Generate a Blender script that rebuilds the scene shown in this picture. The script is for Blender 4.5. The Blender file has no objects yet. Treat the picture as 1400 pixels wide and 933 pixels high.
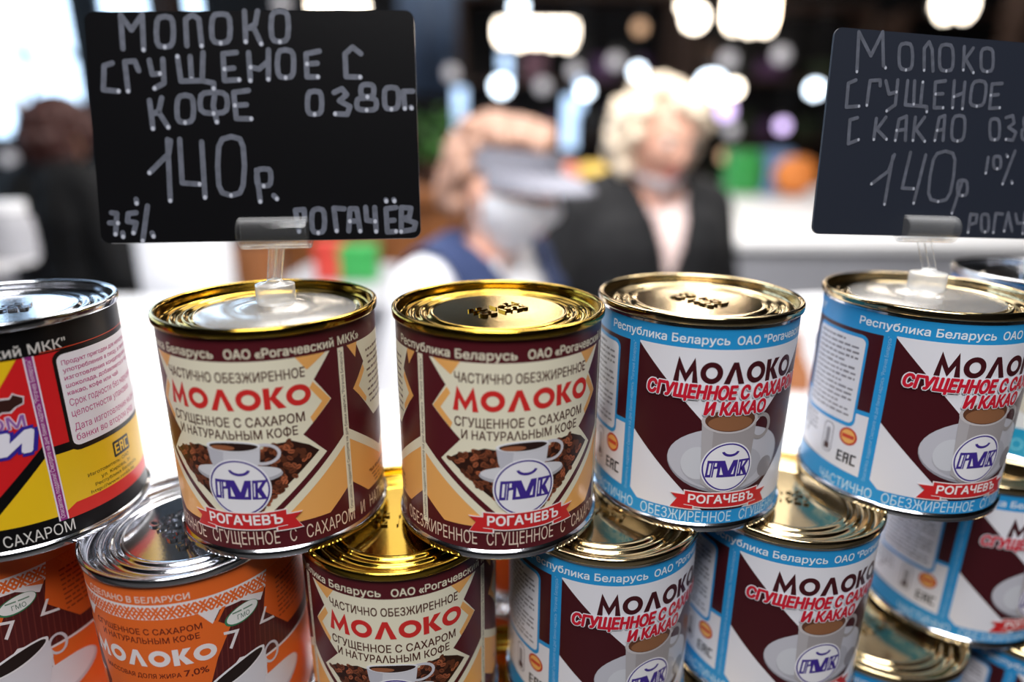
import bpy, bmesh, math, random
from mathutils import Vector, Matrix, Euler
import numpy as np
from mathutils.geometry import tessellate_polygon, delaunay_2d_cdt
random.seed(7)
S = bpy.context.scene
COL = S.collection
PI = math.pi
CZ = 1.5                      # camera height; display coordinates below are relative to it

# ---------------------------------------------------------------- camera
cam_d = bpy.data.cameras.new('camera')
cam_d.sensor_width = 36.0
cam_d.lens = 883.76 / 1400 * 36
cam_d.clip_start = 0.02
cam_d.clip_end = 80
cam_d.dof.use_dof = True
cam_d.dof.focus_distance = 0.232
cam_d.dof.aperture_fstop = 2.7
cam = bpy.data.objects.new('camera', cam_d)
COL.objects.link(cam)
PITCH, ROLL = 0.30160549, -0.00780699
fw = Vector((0, math.cos(PITCH), -math.sin(PITCH)))
up = Vector((0, math.sin(PITCH), math.cos(PITCH)))
rt = Vector((1, 0, 0))
r2 = rt * math.cos(ROLL) - up * math.sin(ROLL)
u2 = rt * math.sin(ROLL) + up * math.cos(ROLL)
M3 = Matrix((r2, u2, -fw)).transposed().to_4x4()
M3.translation = Vector((0, 0, CZ))
cam.matrix_world = M3
S.camera = cam
S.view_settings.view_transform = 'Standard'
S.view_settings.look = 'None'
S.view_settings.gamma = 1.0
S.view_settings.use_curve_mapping = False
S.cycles.transparent_max_bounces = 24
S.view_settings.exposure = 0.13

# ---------------------------------------------------------------- world (daylight beyond the windows)
W = bpy.data.worlds.new('daylight')
S.world = W
W.use_nodes = True
bgn = W.node_tree.nodes['Background']
bgn.inputs[0].default_value = (0.62, 0.80, 1.0, 1)
bgn.inputs[1].default_value = 4.5

def area(name, loc, target, sx, sy, power, col=(1, 1, 1)):
    d = bpy.data.lights.new(name, 'AREA')
    d.shape = 'RECTANGLE'; d.size = sx; d.size_y = sy
    d.energy = power; d.color = col
    o = bpy.data.objects.new(name, d)
    COL.objects.link(o)
    o.location = loc
    o.rotation_euler = (Vector(target) - Vector(loc)).to_track_quat('-Z', 'Y').to_euler()
    return o
area('stall_lamp_light', (-0.05, -0.60, 2.80), (0.0, 0.25, 1.40), 1.0, 0.5, 29, (1.0, 0.98, 0.97))
area('row_lamp_light', (0.45, 1.7, 3.5), (0.4, 1.2, 1.0), 2.4, 0.7, 88, (1.0, 0.96, 0.91))
al = area('people_fill_light', (-0.1, 0.15, 3.1), (.25, 1.25, 1.40), 0.9, 0.6, 13, (0.98, 0.98, 1.0))  # added fill light, out of view, brightening the people's faces from the front
al.data.spread = math.radians(75)
area('hall_lamp_light', (0.5, 5.5, 5.2), (0.5, 5.0, 0), 6, 3, 120, (1.0, 0.95, 0.9))

# ---------------------------------------------------------------- materials
def lin(c):
    return tuple(((v / 255) / 12.92 if v / 255 <= 0.04045 else ((v / 255 + 0.055) / 1.055) ** 2.4) for v in c[:3])
MATS = {}
def mat(name, rgb=(200, 200, 200), rough=0.5, metal=0.0, noise=0.0, nscale=40, bump=0.0, spec=0.5, emit=0.0, coat=0.0, bscale=None):
    if name in MATS: return MATS[name]
    m = bpy.data.materials.new(name); m.use_nodes = True
    nt = m.node_tree; b = nt.nodes['Principled BSDF']
    c = lin(rgb)
    b.inputs['Base Color'].default_value = (*c, 1)
    b.inputs['Roughness'].default_value = rough
    b.inputs['Metallic'].default_value = metal
    b.inputs['Specular IOR Level'].default_value = spec
    if coat: b.inputs['Coat Weight'].default_value = coat; b.inputs['Coat Roughness'].default_value = 0.12
    if emit:
        b.inputs['Emission Color'].default_value = (*c, 1); b.inputs['Emission Strength'].default_value = emit
    if noise or bump:
        tc = nt.nodes.new('ShaderNodeTexCoord')
        n = nt.nodes.new('ShaderNodeTexNoise'); n.inputs['Scale'].default_value = nscale; n.inputs['Detail'].default_value = 5
        nt.links.new(tc.outputs['Object'], n.inputs['Vector'])
        if noise:
            mx = nt.nodes.new('ShaderNodeMix'); mx.data_type = 'RGBA'
            mx.inputs[6].default_value = (*[v * (1 - noise) for v in c], 1)
            mx.inputs[7].default_value = (*[min(1, v * (1 + noise)) for v in c], 1)
            nt.links.new(n.outputs['Fac'], mx.inputs[0]); nt.links.new(mx.outputs[2], b.inputs['Base Color'])
        if bump:
            n2 = n
            if bscale:
                n2 = nt.nodes.new('ShaderNodeTexNoise'); n2.inputs['Scale'].default_value = bscale; n2.inputs['Detail'].default_value = 2
                nt.links.new(tc.outputs['Object'], n2.inputs['Vector'])
            bp = nt.nodes.new('ShaderNodeBump'); bp.inputs['Strength'].default_value = bump; bp.inputs['Distance'].default_value = 0.001
            nt.links.new(n2.outputs['Fac'], bp.inputs['Height']); nt.links.new(bp.outputs[0], b.inputs['Normal'])
    MATS[name] = m
    return m
def clear_plastic(name, tint=(0.98, 0.985, 0.99), milk=0.0, rough=0.06, base=0.04, edge=0.55):
    m = bpy.data.materials.new(name); m.use_nodes = True
    nt = m.node_tree; nt.nodes.clear()
    out = nt.nodes.new('ShaderNodeOutputMaterial')
    tr = nt.nodes.new('ShaderNodeBsdfTransparent'); tr.inputs[0].default_value = (*tint, 1)
    gl = nt.nodes.new('ShaderNodeBsdfGlossy'); gl.inputs['Roughness'].default_value = rough
    lw = nt.nodes.new('ShaderNodeLayerWeight'); lw.inputs[0].default_value = 0.5
    pw = nt.nodes.new('ShaderNodeMath'); pw.operation = 'POWER'; pw.inputs[1].default_value = 2.6
    fr = nt.nodes.new('ShaderNodeMath'); fr.operation = 'MULTIPLY_ADD'; fr.inputs[1].default_value = 0.85; fr.inputs[2].default_value = base
    nt.links.new(lw.outputs['Facing'], pw.inputs[0]); nt.links.new(pw.outputs[0], fr.inputs[0])
    df = nt.nodes.new('ShaderNodeBsdfDiffuse'); df.inputs[0].default_value = (0.95, 0.95, 0.95, 1)
    m1 = nt.nodes.new('ShaderNodeMixShader'); m1.inputs[0].default_value = milk
    me_ = nt.nodes.new('ShaderNodeMath'); me_.operation = 'MULTIPLY_ADD'; me_.inputs[1].default_value = edge if milk else 0.0; me_.inputs[2].default_value = milk
    m2 = nt.nodes.new('ShaderNodeMixShader')
    nt.links.new(pw.outputs[0], me_.inputs[0]); nt.links.new(me_.outputs[0], m1.inputs[0])
    nt.links.new(tr.outputs[0], m1.inputs[1]); nt.links.new(df.outputs[0], m1.inputs[2])
    nt.links.new(fr.outputs[0], m2.inputs[0]); nt.links.new(m1.outputs[0], m2.inputs[1]); nt.links.new(gl.outputs[0], m2.inputs[2])
    nt.links.new(m2.outputs[0], out.inputs[0])
    return m
def print_material():
    m = bpy.data.materials.new('printed_paper'); m.use_nodes = True
    nt = m.node_tree; b = nt.nodes['Principled BSDF']
    a = nt.nodes.new('ShaderNodeAttribute'); a.attribute_name = 'ink'
    nt.links.new(a.outputs['Color'], b.inputs['Base Color'])
    b.inputs['Roughness'].default_value = 0.34
    b.inputs['Specular IOR Level'].default_value = 0.4
    return m
PRINT = print_material()
GOLD = mat('gold_lacquered_tin', (182, 148, 56), 0.11, 1.0, bump=0.02, nscale=900)
PALE = mat('pale_gold_tin', (204, 182, 140), 0.12, 1.0, bump=0.02, nscale=900)
TIN = mat('bare_tin', (206, 208, 214), 0.13, 1.0, bump=0.02, nscale=900)
CLEAR = clear_plastic('clear_plastic', milk=0.01, rough=0.05, base=0.015)
DISC = clear_plastic('clear_suction_plastic', milk=0.07, rough=0.18, edge=0.25, base=0.13)
GLOW = clear_plastic('frosted_clear_plastic', milk=0.34, rough=0.12, base=0.08)

# ---------------------------------------------------------------- helpers
def tag(o, label=None, cat=None, group=None, kind=None):
    if label: o['label'] = label
    if cat: o['category'] = cat
    if group: o['group'] = group
    if kind: o['kind'] = kind
    return o
def link(o, parent=None):
    COL.objects.link(o)
    if parent is not None: o.parent = parent
    return o
def empty(name, loc=(0, 0, 0), rz=0.0):
    o = bpy.data.objects.new(name, None); o.empty_display_size = 0.05
    o.location = loc; o.rotation_euler = (0, 0, rz)
    return link(o)
def obj(name, bm, m, parent=None, smooth=False, angle=None):
    me = bpy.data.meshes.new(name)
    bm.normal_update()
    bm.to_mesh(me); bm.free()
    if smooth:
        for p in me.polygons: p.use_smooth = True
    if angle and smooth:
        me.set_sharp_from_angle(angle=math.radians(angle))
    for mm in (m if isinstance(m, (list, tuple)) else [m]): me.materials.append(mm)
    return link(bpy.data.objects.new(name, me), parent)
def bx(bm, x0, x1, y0, y1, z0, z1, bev=0.0, mi=0):
    mtx = Matrix.Translation(((x0 + x1) / 2, (y0 + y1) / 2, (z0 + z1) / 2)) @ Matrix.Diagonal((x1 - x0, y1 - y0, z1 - z0, 1))
    r = bmesh.ops.create_cube(bm, size=1, matrix=mtx)
    fs = set(f for v in r['verts'] for f in v.link_faces)
    if bev:
        es = list(set(e for v in r['verts'] for e in v.link_edges))
        rr = bmesh.ops.bevel(bm, geom=es, offset=bev, segments=2, affect='EDGES', profile=0.5)
        fs = set(rr['faces']) | set(f for f in fs if f.is_valid)
    for f in fs:
        if f.is_valid: f.material_index = mi
def cyl(bm, p0, p1, r0, r1=None, seg=16, mi=0):
    p0 = Vector(p0); p1 = Vector(p1); d = p1 - p0
    if r1 is None: r1 = r0
    q = d.to_track_quat('Z', 'Y').to_matrix().to_4x4()
    mtx = Matrix.Translation((p0 + p1) / 2) @ q
    r = bmesh.ops.create_cone(bm, cap_ends=True, segments=seg, radius1=r0, radius2=r1, depth=d.length, matrix=mtx)
    for v in r['verts']:
        for f in v.link_faces: f.material_index = mi
def sph(bm, c, r, su=16, sv=10, sc=(1, 1, 1), rot=None):
    mtx = Matrix.Translation(c)
    if rot: mtx = mtx @ Euler(rot).to_matrix().to_4x4()
    mtx = mtx @ Matrix.Diagonal((*sc, 1))
    return bmesh.ops.create_uvsphere(bm, u_segments=su, v_segments=sv, radius=r, matrix=mtx)
def capsule(bm, a, b, ra, rb, n=12):
    a = Vector(a); b = Vector(b); d = b - a
    q = d.to_track_quat('Z', 'Y') if d.length > 1e-9 else Vector((0, 0, 1)).to_track_quat('Z', 'Y')
    X = q @ Vector((1, 0, 0)); Y = q @ Vector((0, 1, 0)); Z = q @ Vector((0, 0, 1))
    rings = []
    for c, r, angs in ((a, ra, (-60, -30, 0)), (b, rb, (0, 30, 60))):
        for g_ in angs:
            e = math.radians(g_); cr = r * math.cos(e); cc = c + Z * (r * math.sin(e))
            rings.append([bm.verts.new(cc + X * (cr * math.cos(2 * PI * i / n)) + Y * (cr * math.sin(2 * PI * i / n))) for i in range(n)])
    for p, s in zip(rings, rings[1:]):
        for i in range(n): bm.faces.new((p[i], p[(i + 1) % n], s[(i + 1) % n], s[i]))
    t0 = bm.verts.new(a - Z * ra); t1 = bm.verts.new(b + Z * rb)
    for i in range(n):
        bm.faces.new((t0, rings[0][(i + 1) % n], rings[0][i])); bm.faces.new((t1, rings[-1][i], rings[-1][(i + 1) % n]))
def lathe(bm, prof, seg=96, close=False):
    rings = []
    for r, z in prof:
        if r < 1e-7: rings.append([bm.verts.new((0, 0, z))])
        else: rings.append([bm.verts.new((r * math.cos(2 * PI * i / seg), r * math.sin(2 * PI * i / seg), z)) for i in range(seg)])
    for a, b in zip(rings, rings[1:]):
        for i in range(seg):
            j = (i + 1) % seg
            if len(a) == 1 and len(b) == 1: continue
            if len(a) == 1: bm.faces.new((a[0], b[i], b[j]))
            elif len(b) == 1: bm.faces.new((a[i], a[j], b[0]))
            else: bm.faces.new((a[i], a[j], b[j], b[i]))
    bmesh.ops.recalc_face_normals(bm, faces=bm.faces)
def smooth_profile(pts, n=4):
    out = []
    P = [pts[0]] + list(pts) + [pts[-1]]
    for i in range(1, len(P) - 2):
        p0, p1, p2, p3 = P[i - 1], P[i], P[i + 1], P[i + 2]
        for k in range(n):
            t = k / n
            out.append(tuple(0.5 * ((2 * p1[d]) + (-p0[d] + p2[d]) * t + (2 * p0[d] - 5 * p1[d] + 4 * p2[d] - p3[d]) * t * t + (-p0[d] + 3 * p1[d] - 3 * p2[d] + p3[d]) * t ** 3) for d in (0, 1)))
    out.append(tuple(pts[-1]))
    return [(max(0, r), z) for r, z in out]

# ---------------------------------------------------------------- text as flat triangles
_tcache = {}
def text_tris(s, bold=0.0):
    """unit text: cap height 1, starting at x = 0; returns verts, faces, width"""
    key = (s, bold)
    if key in _tcache: return _tcache[key]
    cu = bpy.data.curves.new('t', 'FONT'); cu.body = s; cu.size = 1.0; cu.resolution_u = 3
    cu.fill_mode = 'NONE'
    o = bpy.data.objects.new('t', cu); COL.objects.link(o)
    dg = bpy.context.evaluated_depsgraph_get(); dg.update()
    me = bpy.data.meshes.new_from_object(o.evaluated_get(dg))
    P = [Vector((v.co.x, v.co.y)) for v in me.vertices]
    n = len(P); par = list(range(n))
    def root(i):
        while par[i] != i: par[i] = par[par[i]]; i = par[i]
        return i
    for e in me.edges:
        a, b = root(e.vertices[0]), root(e.vertices[1])
        if a != b: par[max(a, b)] = min(a, b)
    bpy.data.meshes.remove(me); bpy.data.objects.remove(o); bpy.data.curves.remove(cu)
    loops = {}
    for i in range(n): loops.setdefault(root(i), []).append(i)
    seg = [(l[k], l[(k + 1) % len(l)]) for l in loops.values() if len(l) > 2 for k in range(len(l))]
    out = delaunay_2d_cdt(P, seg, [], 0, 1e-6)
    V = [(v.x, v.y) for v in out[0]]; T = [tuple(t) for t in out[2]]
    S0 = np.array([[P[a].x, P[a].y, P[b].x, P[b].y] for a, b in seg])
    C = np.array([[sum(V[i][0] for i in t) / 3, sum(V[i][1] for i in t) / 3] for t in T])
    ax, ay, bx_, by = (S0[:, k][None, :] for k in range(4)); cx, cy = C[:, 0][:, None], C[:, 1][:, None]
    cr = (bx_ - ax) * (cy - ay) - (cx - ax) * (by - ay)
    wn = ((ay <= cy) & (by > cy) & (cr > 0)).sum(1) - ((ay > cy) & (by <= cy) & (cr < 0)).sum(1)
    fs = [t for t, w_ in zip(T, wn) if w_ != 0]
    cap = 0.727
    x0 = min(v[0] for v in V); x1 = max(v[0] for v in V)
    vs = [((v[0] - x0) / cap, v[1] / cap) for v in V]
    _tcache[key] = (vs, fs, (x1 - x0) / cap)
    return _tcache[key]

# ---------------------------------------------------------------- printed artwork wrapped on a tin
K = 0.6545                    # mm of paper per degree on a 37.5 mm tin
GRID = 3.0
class Art:
    def __init__(s): s.v = []; s.f = []; s.c = []
    def tris(s, pts, faces, col, layer):
        s.k = (getattr(s, 'k', 0) + 1) % 40; layer = layer + .012 * s.k          # ink printed later lies a hair higher
        bm = bmesh.new()
        vs = [bm.verts.new((p[0], p[1], 0)) for p in pts]
        for f in faces:
            a = [pts[i] for i in f]
            ar = sum(a[i][0] * a[(i + 1) % len(a)][1] - a[(i + 1) % len(a)][0] * a[i][1] for i in range(len(a)))
            if abs(ar) < 1e-9: continue
            try: bm.faces.new([vs[i] for i in (f if ar > 0 else f[::-1])])
            except ValueError: pass
        x0 = min(p[0] for p in pts); x1 = max(p[0] for p in pts)
        g = math.ceil(x0 / GRID) * GRID
        while g < x1:
            if g > x0: bmesh.ops.bisect_plane(bm, geom=bm.verts[:] + bm.edges[:] + bm.faces[:], dist=1e-6, plane_co=(g, 0, 0), plane_no=(1, 0, 0))
            g += GRID
        base = len(s.v); bm.verts.index_update()
        s.v += [(v.co.x, v.co.y, layer) for v in bm.verts]
        cl = (*lin(col), 1.0)
        for f in bm.faces:
            s.f.append([base + v.index for v in f.verts]); s.c.append(cl)
        bm.free()
    def poly(s, pts, col, layer):
        t = tessellate_polygon([[Vector((p[0], p[1], 0)) for p in pts]])
        s.tris(pts, t, col, layer)
    def rect(s, x0, x1, z0, z1, col, layer): s.poly([(x0, z0), (x1, z0), (x1, z1), (x0, z1)], col, layer)
    def rrect(s, x0, x1, z0, z1, r, col, layer):
        rx = r / K; p = []
        for cx, cz, a0 in ((x1 - rx, z0 + r, -90), (x1 - rx, z1 - r, 0), (x0 + rx, z1 - r, 90), (x0 + rx, z0 + r, 180)):
            for k in range(5):
                a = math.radians(a0 + 22.5 * k); p.append((cx + rx * math.cos(a), cz + r * math.sin(a)))
        s.poly(p, col, layer)
    def ell(s, cx, cz, rx, rz, col, layer, tilt=0, n=28, a0=0, a1=360):
        """rx in degrees of turn, rz in mm"""
        p = []; ct, st = math.cos(math.radians(tilt)), math.sin(math.radians(tilt))
        m = n if a1 - a0 >= 360 else n + 1
        for k in range(m):
            a = math.radians(a0 + (a1 - a0) * k / n)
            x, z = rx * K * math.cos(a), rz * math.sin(a)
            p.append((cx + (x * ct - z * st) / K, cz + x * st + z * ct))
        s.poly(p, col, layer)
    def ring(s, cx, cz, rx, rz, w, col, layer, a0=0, a1=360, n=28):
        """w: band width in mm, inwards"""
        pts = []; fs = []
        for k in range(n + 1):
            a = math.radians(a0 + (a1 - a0) * k / n); c, q = math.cos(a), math.sin(a)
            pts += [(cx + rx * c, cz + rz * q), (cx + (rx - w / K) * c, cz + (rz - w) * q)]
        for k in range(n): fs.append((2 * k, 2 * k + 2, 2 * k + 3, 2 * k + 1))
        s.tris(pts, fs, col, layer)
    def line(s, pts, w, col, layer):
        for (xa, za), (xb, zb) in zip(pts, pts[1:]):
            dx, dz = (xb - xa) * K, zb - za; L = math.hypot(dx, dz) or 1
            nx, nz = -dz / L * w / 2 / K, dx / L * w / 2
            ex, ez = dx / L * w * .3 / K, dz / L * w * .3
            s.poly([(xa + nx - ex, za + nz - ez), (xb + nx + ex, zb + nz + ez), (xb - nx + ex, zb - nz + ez), (xa - nx - ex, za - nz - ez)][::-1], col, layer)
    def text(s, t, x0, x1, zb, cap, col, layer, bold=0.0, shear=0.0, up=False, outline=None, obold=0.05, ocap=1.0):
        if outline is not None: s.text(t, x0, x1, zb, cap, outline, layer - 3, bold=bold + obold, shear=shear, up=up)
        if bold > 0:
            m_ = 4 if bold < .03 else 8
            for i in range(m_):
                a = 2 * PI * (i + .5) / m_; d = bold * cap / .727
                s.text(t, x0 + d * math.cos(a) / K, x1 + d * math.cos(a) / K, zb + d * math.sin(a), cap, col, layer + .15 * i, shear=shear)
            return
        vs, fs, w = text_tris(t, bold)
        if up:                                       # reads upwards: x0 is the baseline, x1 = z start, zb = z end
            k = (zb - x1) / w
            s.tris([(x0 - v[1] * cap / K, x1 + v[0] * k) for v in vs], fs, col, layer)
        else:
            k = (x1 - x0) / w
            s.tris([(x0 + v[0] * k + shear * v[1] * cap / K, zb + v[1] * cap) for v in vs], fs, col, layer)
    def scribble(s, x0, x1, z, h, col, layer, rnd):
        x = x0
        while x < x1 - 1:
            w = min(rnd.uniform(1.5, 6), x1 - x)
            s.rect(x, x + w, z, z + h * rnd.uniform(.75, 1), col, layer); x += w + 0.9
    def build(s, name, parent, R=37.55):
        me = bpy.data.meshes.new(name)
        co = []; nr = []
        for x, z, l in s.v:
            r = R + 0.02 * l
            g = math.floor(x / GRID + 1e-7); t = x / GRID - g
            a0, a1 = math.radians(g * GRID), math.radians((g + 1) * GRID)
            px = math.sin(a0) * (1 - t) + math.sin(a1) * t; py = -(math.cos(a0) * (1 - t) + math.cos(a1) * t)
            co.append((px * r * .001, py * r * .001, z * .001))
            a = math.radians(x); nr.append((math.sin(a), -math.cos(a), 0))
        me.from_pydata(co, [], s.f)
        at = me.color_attributes.new('ink', 'FLOAT_COLOR', 'CORNER')
        buf = []
        for p, c in zip(me.polygons, s.c):
            for _ in range(p.loop_total): buf += c
        at.data.foreach_set('color', buf)
        for p in me.polygons: p.use_smooth = True
        me.normals_split_custom_set_from_vertices(nr)
        me.materials.append(PRINT)
        return link(bpy.data.objects.new(name, me), parent)

def moloko(A, x0, x1, zb, cap, col, layer, w=1.5, big=0.0, gap=0.9):
    """the heavy geometric lettering: M O (lambda) O K O"""
    tot = (x1 - x0) * K
    wid = [1.22, 1.1, 1.08, 1.1, 0.86, 1.1]
    u = (tot - 5 * gap) / sum(wid); x = x0
    st = w
    for ch, wd in zip('MOAOKO', wid):
        W_ = wd * u; h = cap
        def P(a, b): return (x + a / K, zb + b)
        if ch == 'M':
            H2 = cap + big
            A.poly([P(0, -big * .3), P(W_ * .18, H2), P(W_ * .5, h * .42), P(W_ * .82, H2), P(W_, -big * .3), P(W_ - st, -big * .3), P(W_ * .76, h * .55), P(W_ * .5, 0), P(W_ * .24, h * .55), P(st, -big * .3)][::-1], col, layer)
        elif ch == 'O':
            A.ring(x + W_ / 2 / K, zb + h / 2, W_ / 2 / K, h / 2, st * .95, col, layer)
        elif ch == 'A':
            A.poly([P(0, 0), P(W_ / 2 - st * .45, h), P(W_ / 2 + st * .45, h), P(W_, 0), P(W_ - st * 1.1, 0), P(W_ / 2, h * .68), P(st * 1.1, 0)][::-1], col, layer)
        else:
            A.poly([P(0, 0), P(st, 0), P(st, h), P(0, h)], col, layer)
            A.poly([P(st * .9, h * .5), P(W_ - st * 1.1, h), P(W_ + st * .15, h), P(st * 1.7, h * .5)][::-1], col, layer)
            A.poly([P(st * .9, h * .5), P(st * 1.7, h * .62), P(W_ + st * .3, 0), P(W_ - st, 0)][::-1], col, layer)
        x += (W_ + gap) / K

WHT = (236, 235, 240); INK = (64, 44, 140); RDR = (204, 40, 44)
def emblem(A, cx, cz, rx, rz, l):
    """round white emblem with the block letters and the arc above"""
    A.ell(cx, cz, rx + .8, rz + .5, WHT, l, n=40)
    A.ring(cx, cz, rx, rz, .55, INK, l + 1, n=48)
    def q(x, y): return (cx + rx * x + rx * .10 * y, cz + rz * (y * 1.36 - .04))
    def pg(pts): A.poly([q(*p) for p in pts], INK, l + 1)
    def wh(pts): A.poly([q(*p) for p in pts], WHT, l + 2)
    # slab of the first letter with its open inner shapes
    pg([(-.82, -.28), (-.52, -.28), (-.52, -.02), (-.36, .0), (-.36, .24), (-.82, .24)])
    wh([(-.74, -.2), (-.66, -.2), (-.66, .16), (-.74, .16)]); wh([(-.52, .06), (-.44, .06), (-.44, .17), (-.52, .17)])
    wh([(-.60, -.28), (-.58, -.28), (-.58, .17), (-.60, .17)])
    pg([(-.36, -.28), (-.2, -.28), (-.2, .24), (-.36, .24)]); pg([(-.38, -.28), (-.36, -.28), (-.36, .24), (-.38, .24)])
    pg([(-.36, .24), (-.14, .24), (.06, -.08), (.2, .24), (.40, .24), (.40, -.28), (.1, -.28), (-.2, -.28), (-.3, -.1)])
    wh([(.2, -.2), (.30, -.2), (.30, .06)]); wh([(-.27, -.2), (-.13, -.2), (-.27, .06)])
    pg([(.44, -.28), (.62, -.28), (.62, .24), (.44, .24)]); wh([(.49, -.2), (.53, -.2), (.53, .16), (.49, .16)])
    pg([(.58, -.04), (.80, .24), (.92, .24), (.74, .0), (.92, -.28), (.78, -.28), (.58, .04)])
    pg([(.58, .18), (.92, .18), (.92, .24), (.58, .24)]); pg([(.44, -.28), (.9, -.28), (.9, -.23), (.44, -.23)])
    A.ring(cx + rx * .08, cz + rz * .68, rx * .36, rz * .24, 1.0, INK, l + 1, a0=188, a1=352)
def banner(A, cx, z0, z1, hw, l):
    W2 = (240, 226, 226)
    for e, c, k in ((.45, W2, l), (0, RDR, l + 1)):
        d = e / K
        for sg in (-1, 1):
            A.poly([(cx + sg * (hw + 7.5 + d), z0 + 1.2 + 2.9 + e), (cx + sg * (hw + 4), z0 + 2.2), (cx + sg * (hw + 7.5 + d), z0 - 1.6 - e), (cx + sg * (hw - 5 - d), z0 - 1.6 - e), (cx + sg * (hw - 5 - d), z0 + 4.1 + e)], c, k)
        A.poly([(cx - hw - d, z0 - e), (cx - hw * .5, z0 - .6 - e), (cx + hw * .5, z0 - .6 - e), (cx + hw + d, z0 - e), (cx + hw + d, z1 + e), (cx + hw * .5, z1 - .5 + e), (cx - hw * .5, z1 - .5 + e), (cx - hw - d, z1 + e)], c, k + 1)
    for sg in (-1, 1): A.line([(cx + sg * hw, z0), (cx + sg * (hw - 5), z0 - .2), (cx + sg * (hw - 5), z0 - 1.6)], .25, W2, l + 3)
    x0 = cx - hw + 2.2; x1 = cx + hw - 2.2
    A.text('РОГАЧЕВЪ', x0, x1, z0 + 1.1, z1 - z0 - 2.4, (248, 240, 240), l + 4, bold=.03)
STRIP_TXT = 'Опасайтесь подделки! Смотрите на дне банки надпись "Рогачев Беларусь"'
def eac(A, x, z, h, col, l):
    for i, w in enumerate((0, 1, 2)):
        x0 = x + w * h * .62 / K; W_ = h * .5 / K; t = h * .16
        A.rect(x0, x0 + t / K, z, z + h, col, l); A.rect(x0, x0 + W_, z + h - t, z + h, col, l)
        if i != 1: A.rect(x0, x0 + W_, z, z + t, col, l)
        if i != 2: A.rect(x0, x0 + W_, z + h * .42, z + h * .42 + t, col, l)
        if i == 1: A.rect(x0 + W_ - t / K, x0 + W_, z, z + h, col, l)

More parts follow.
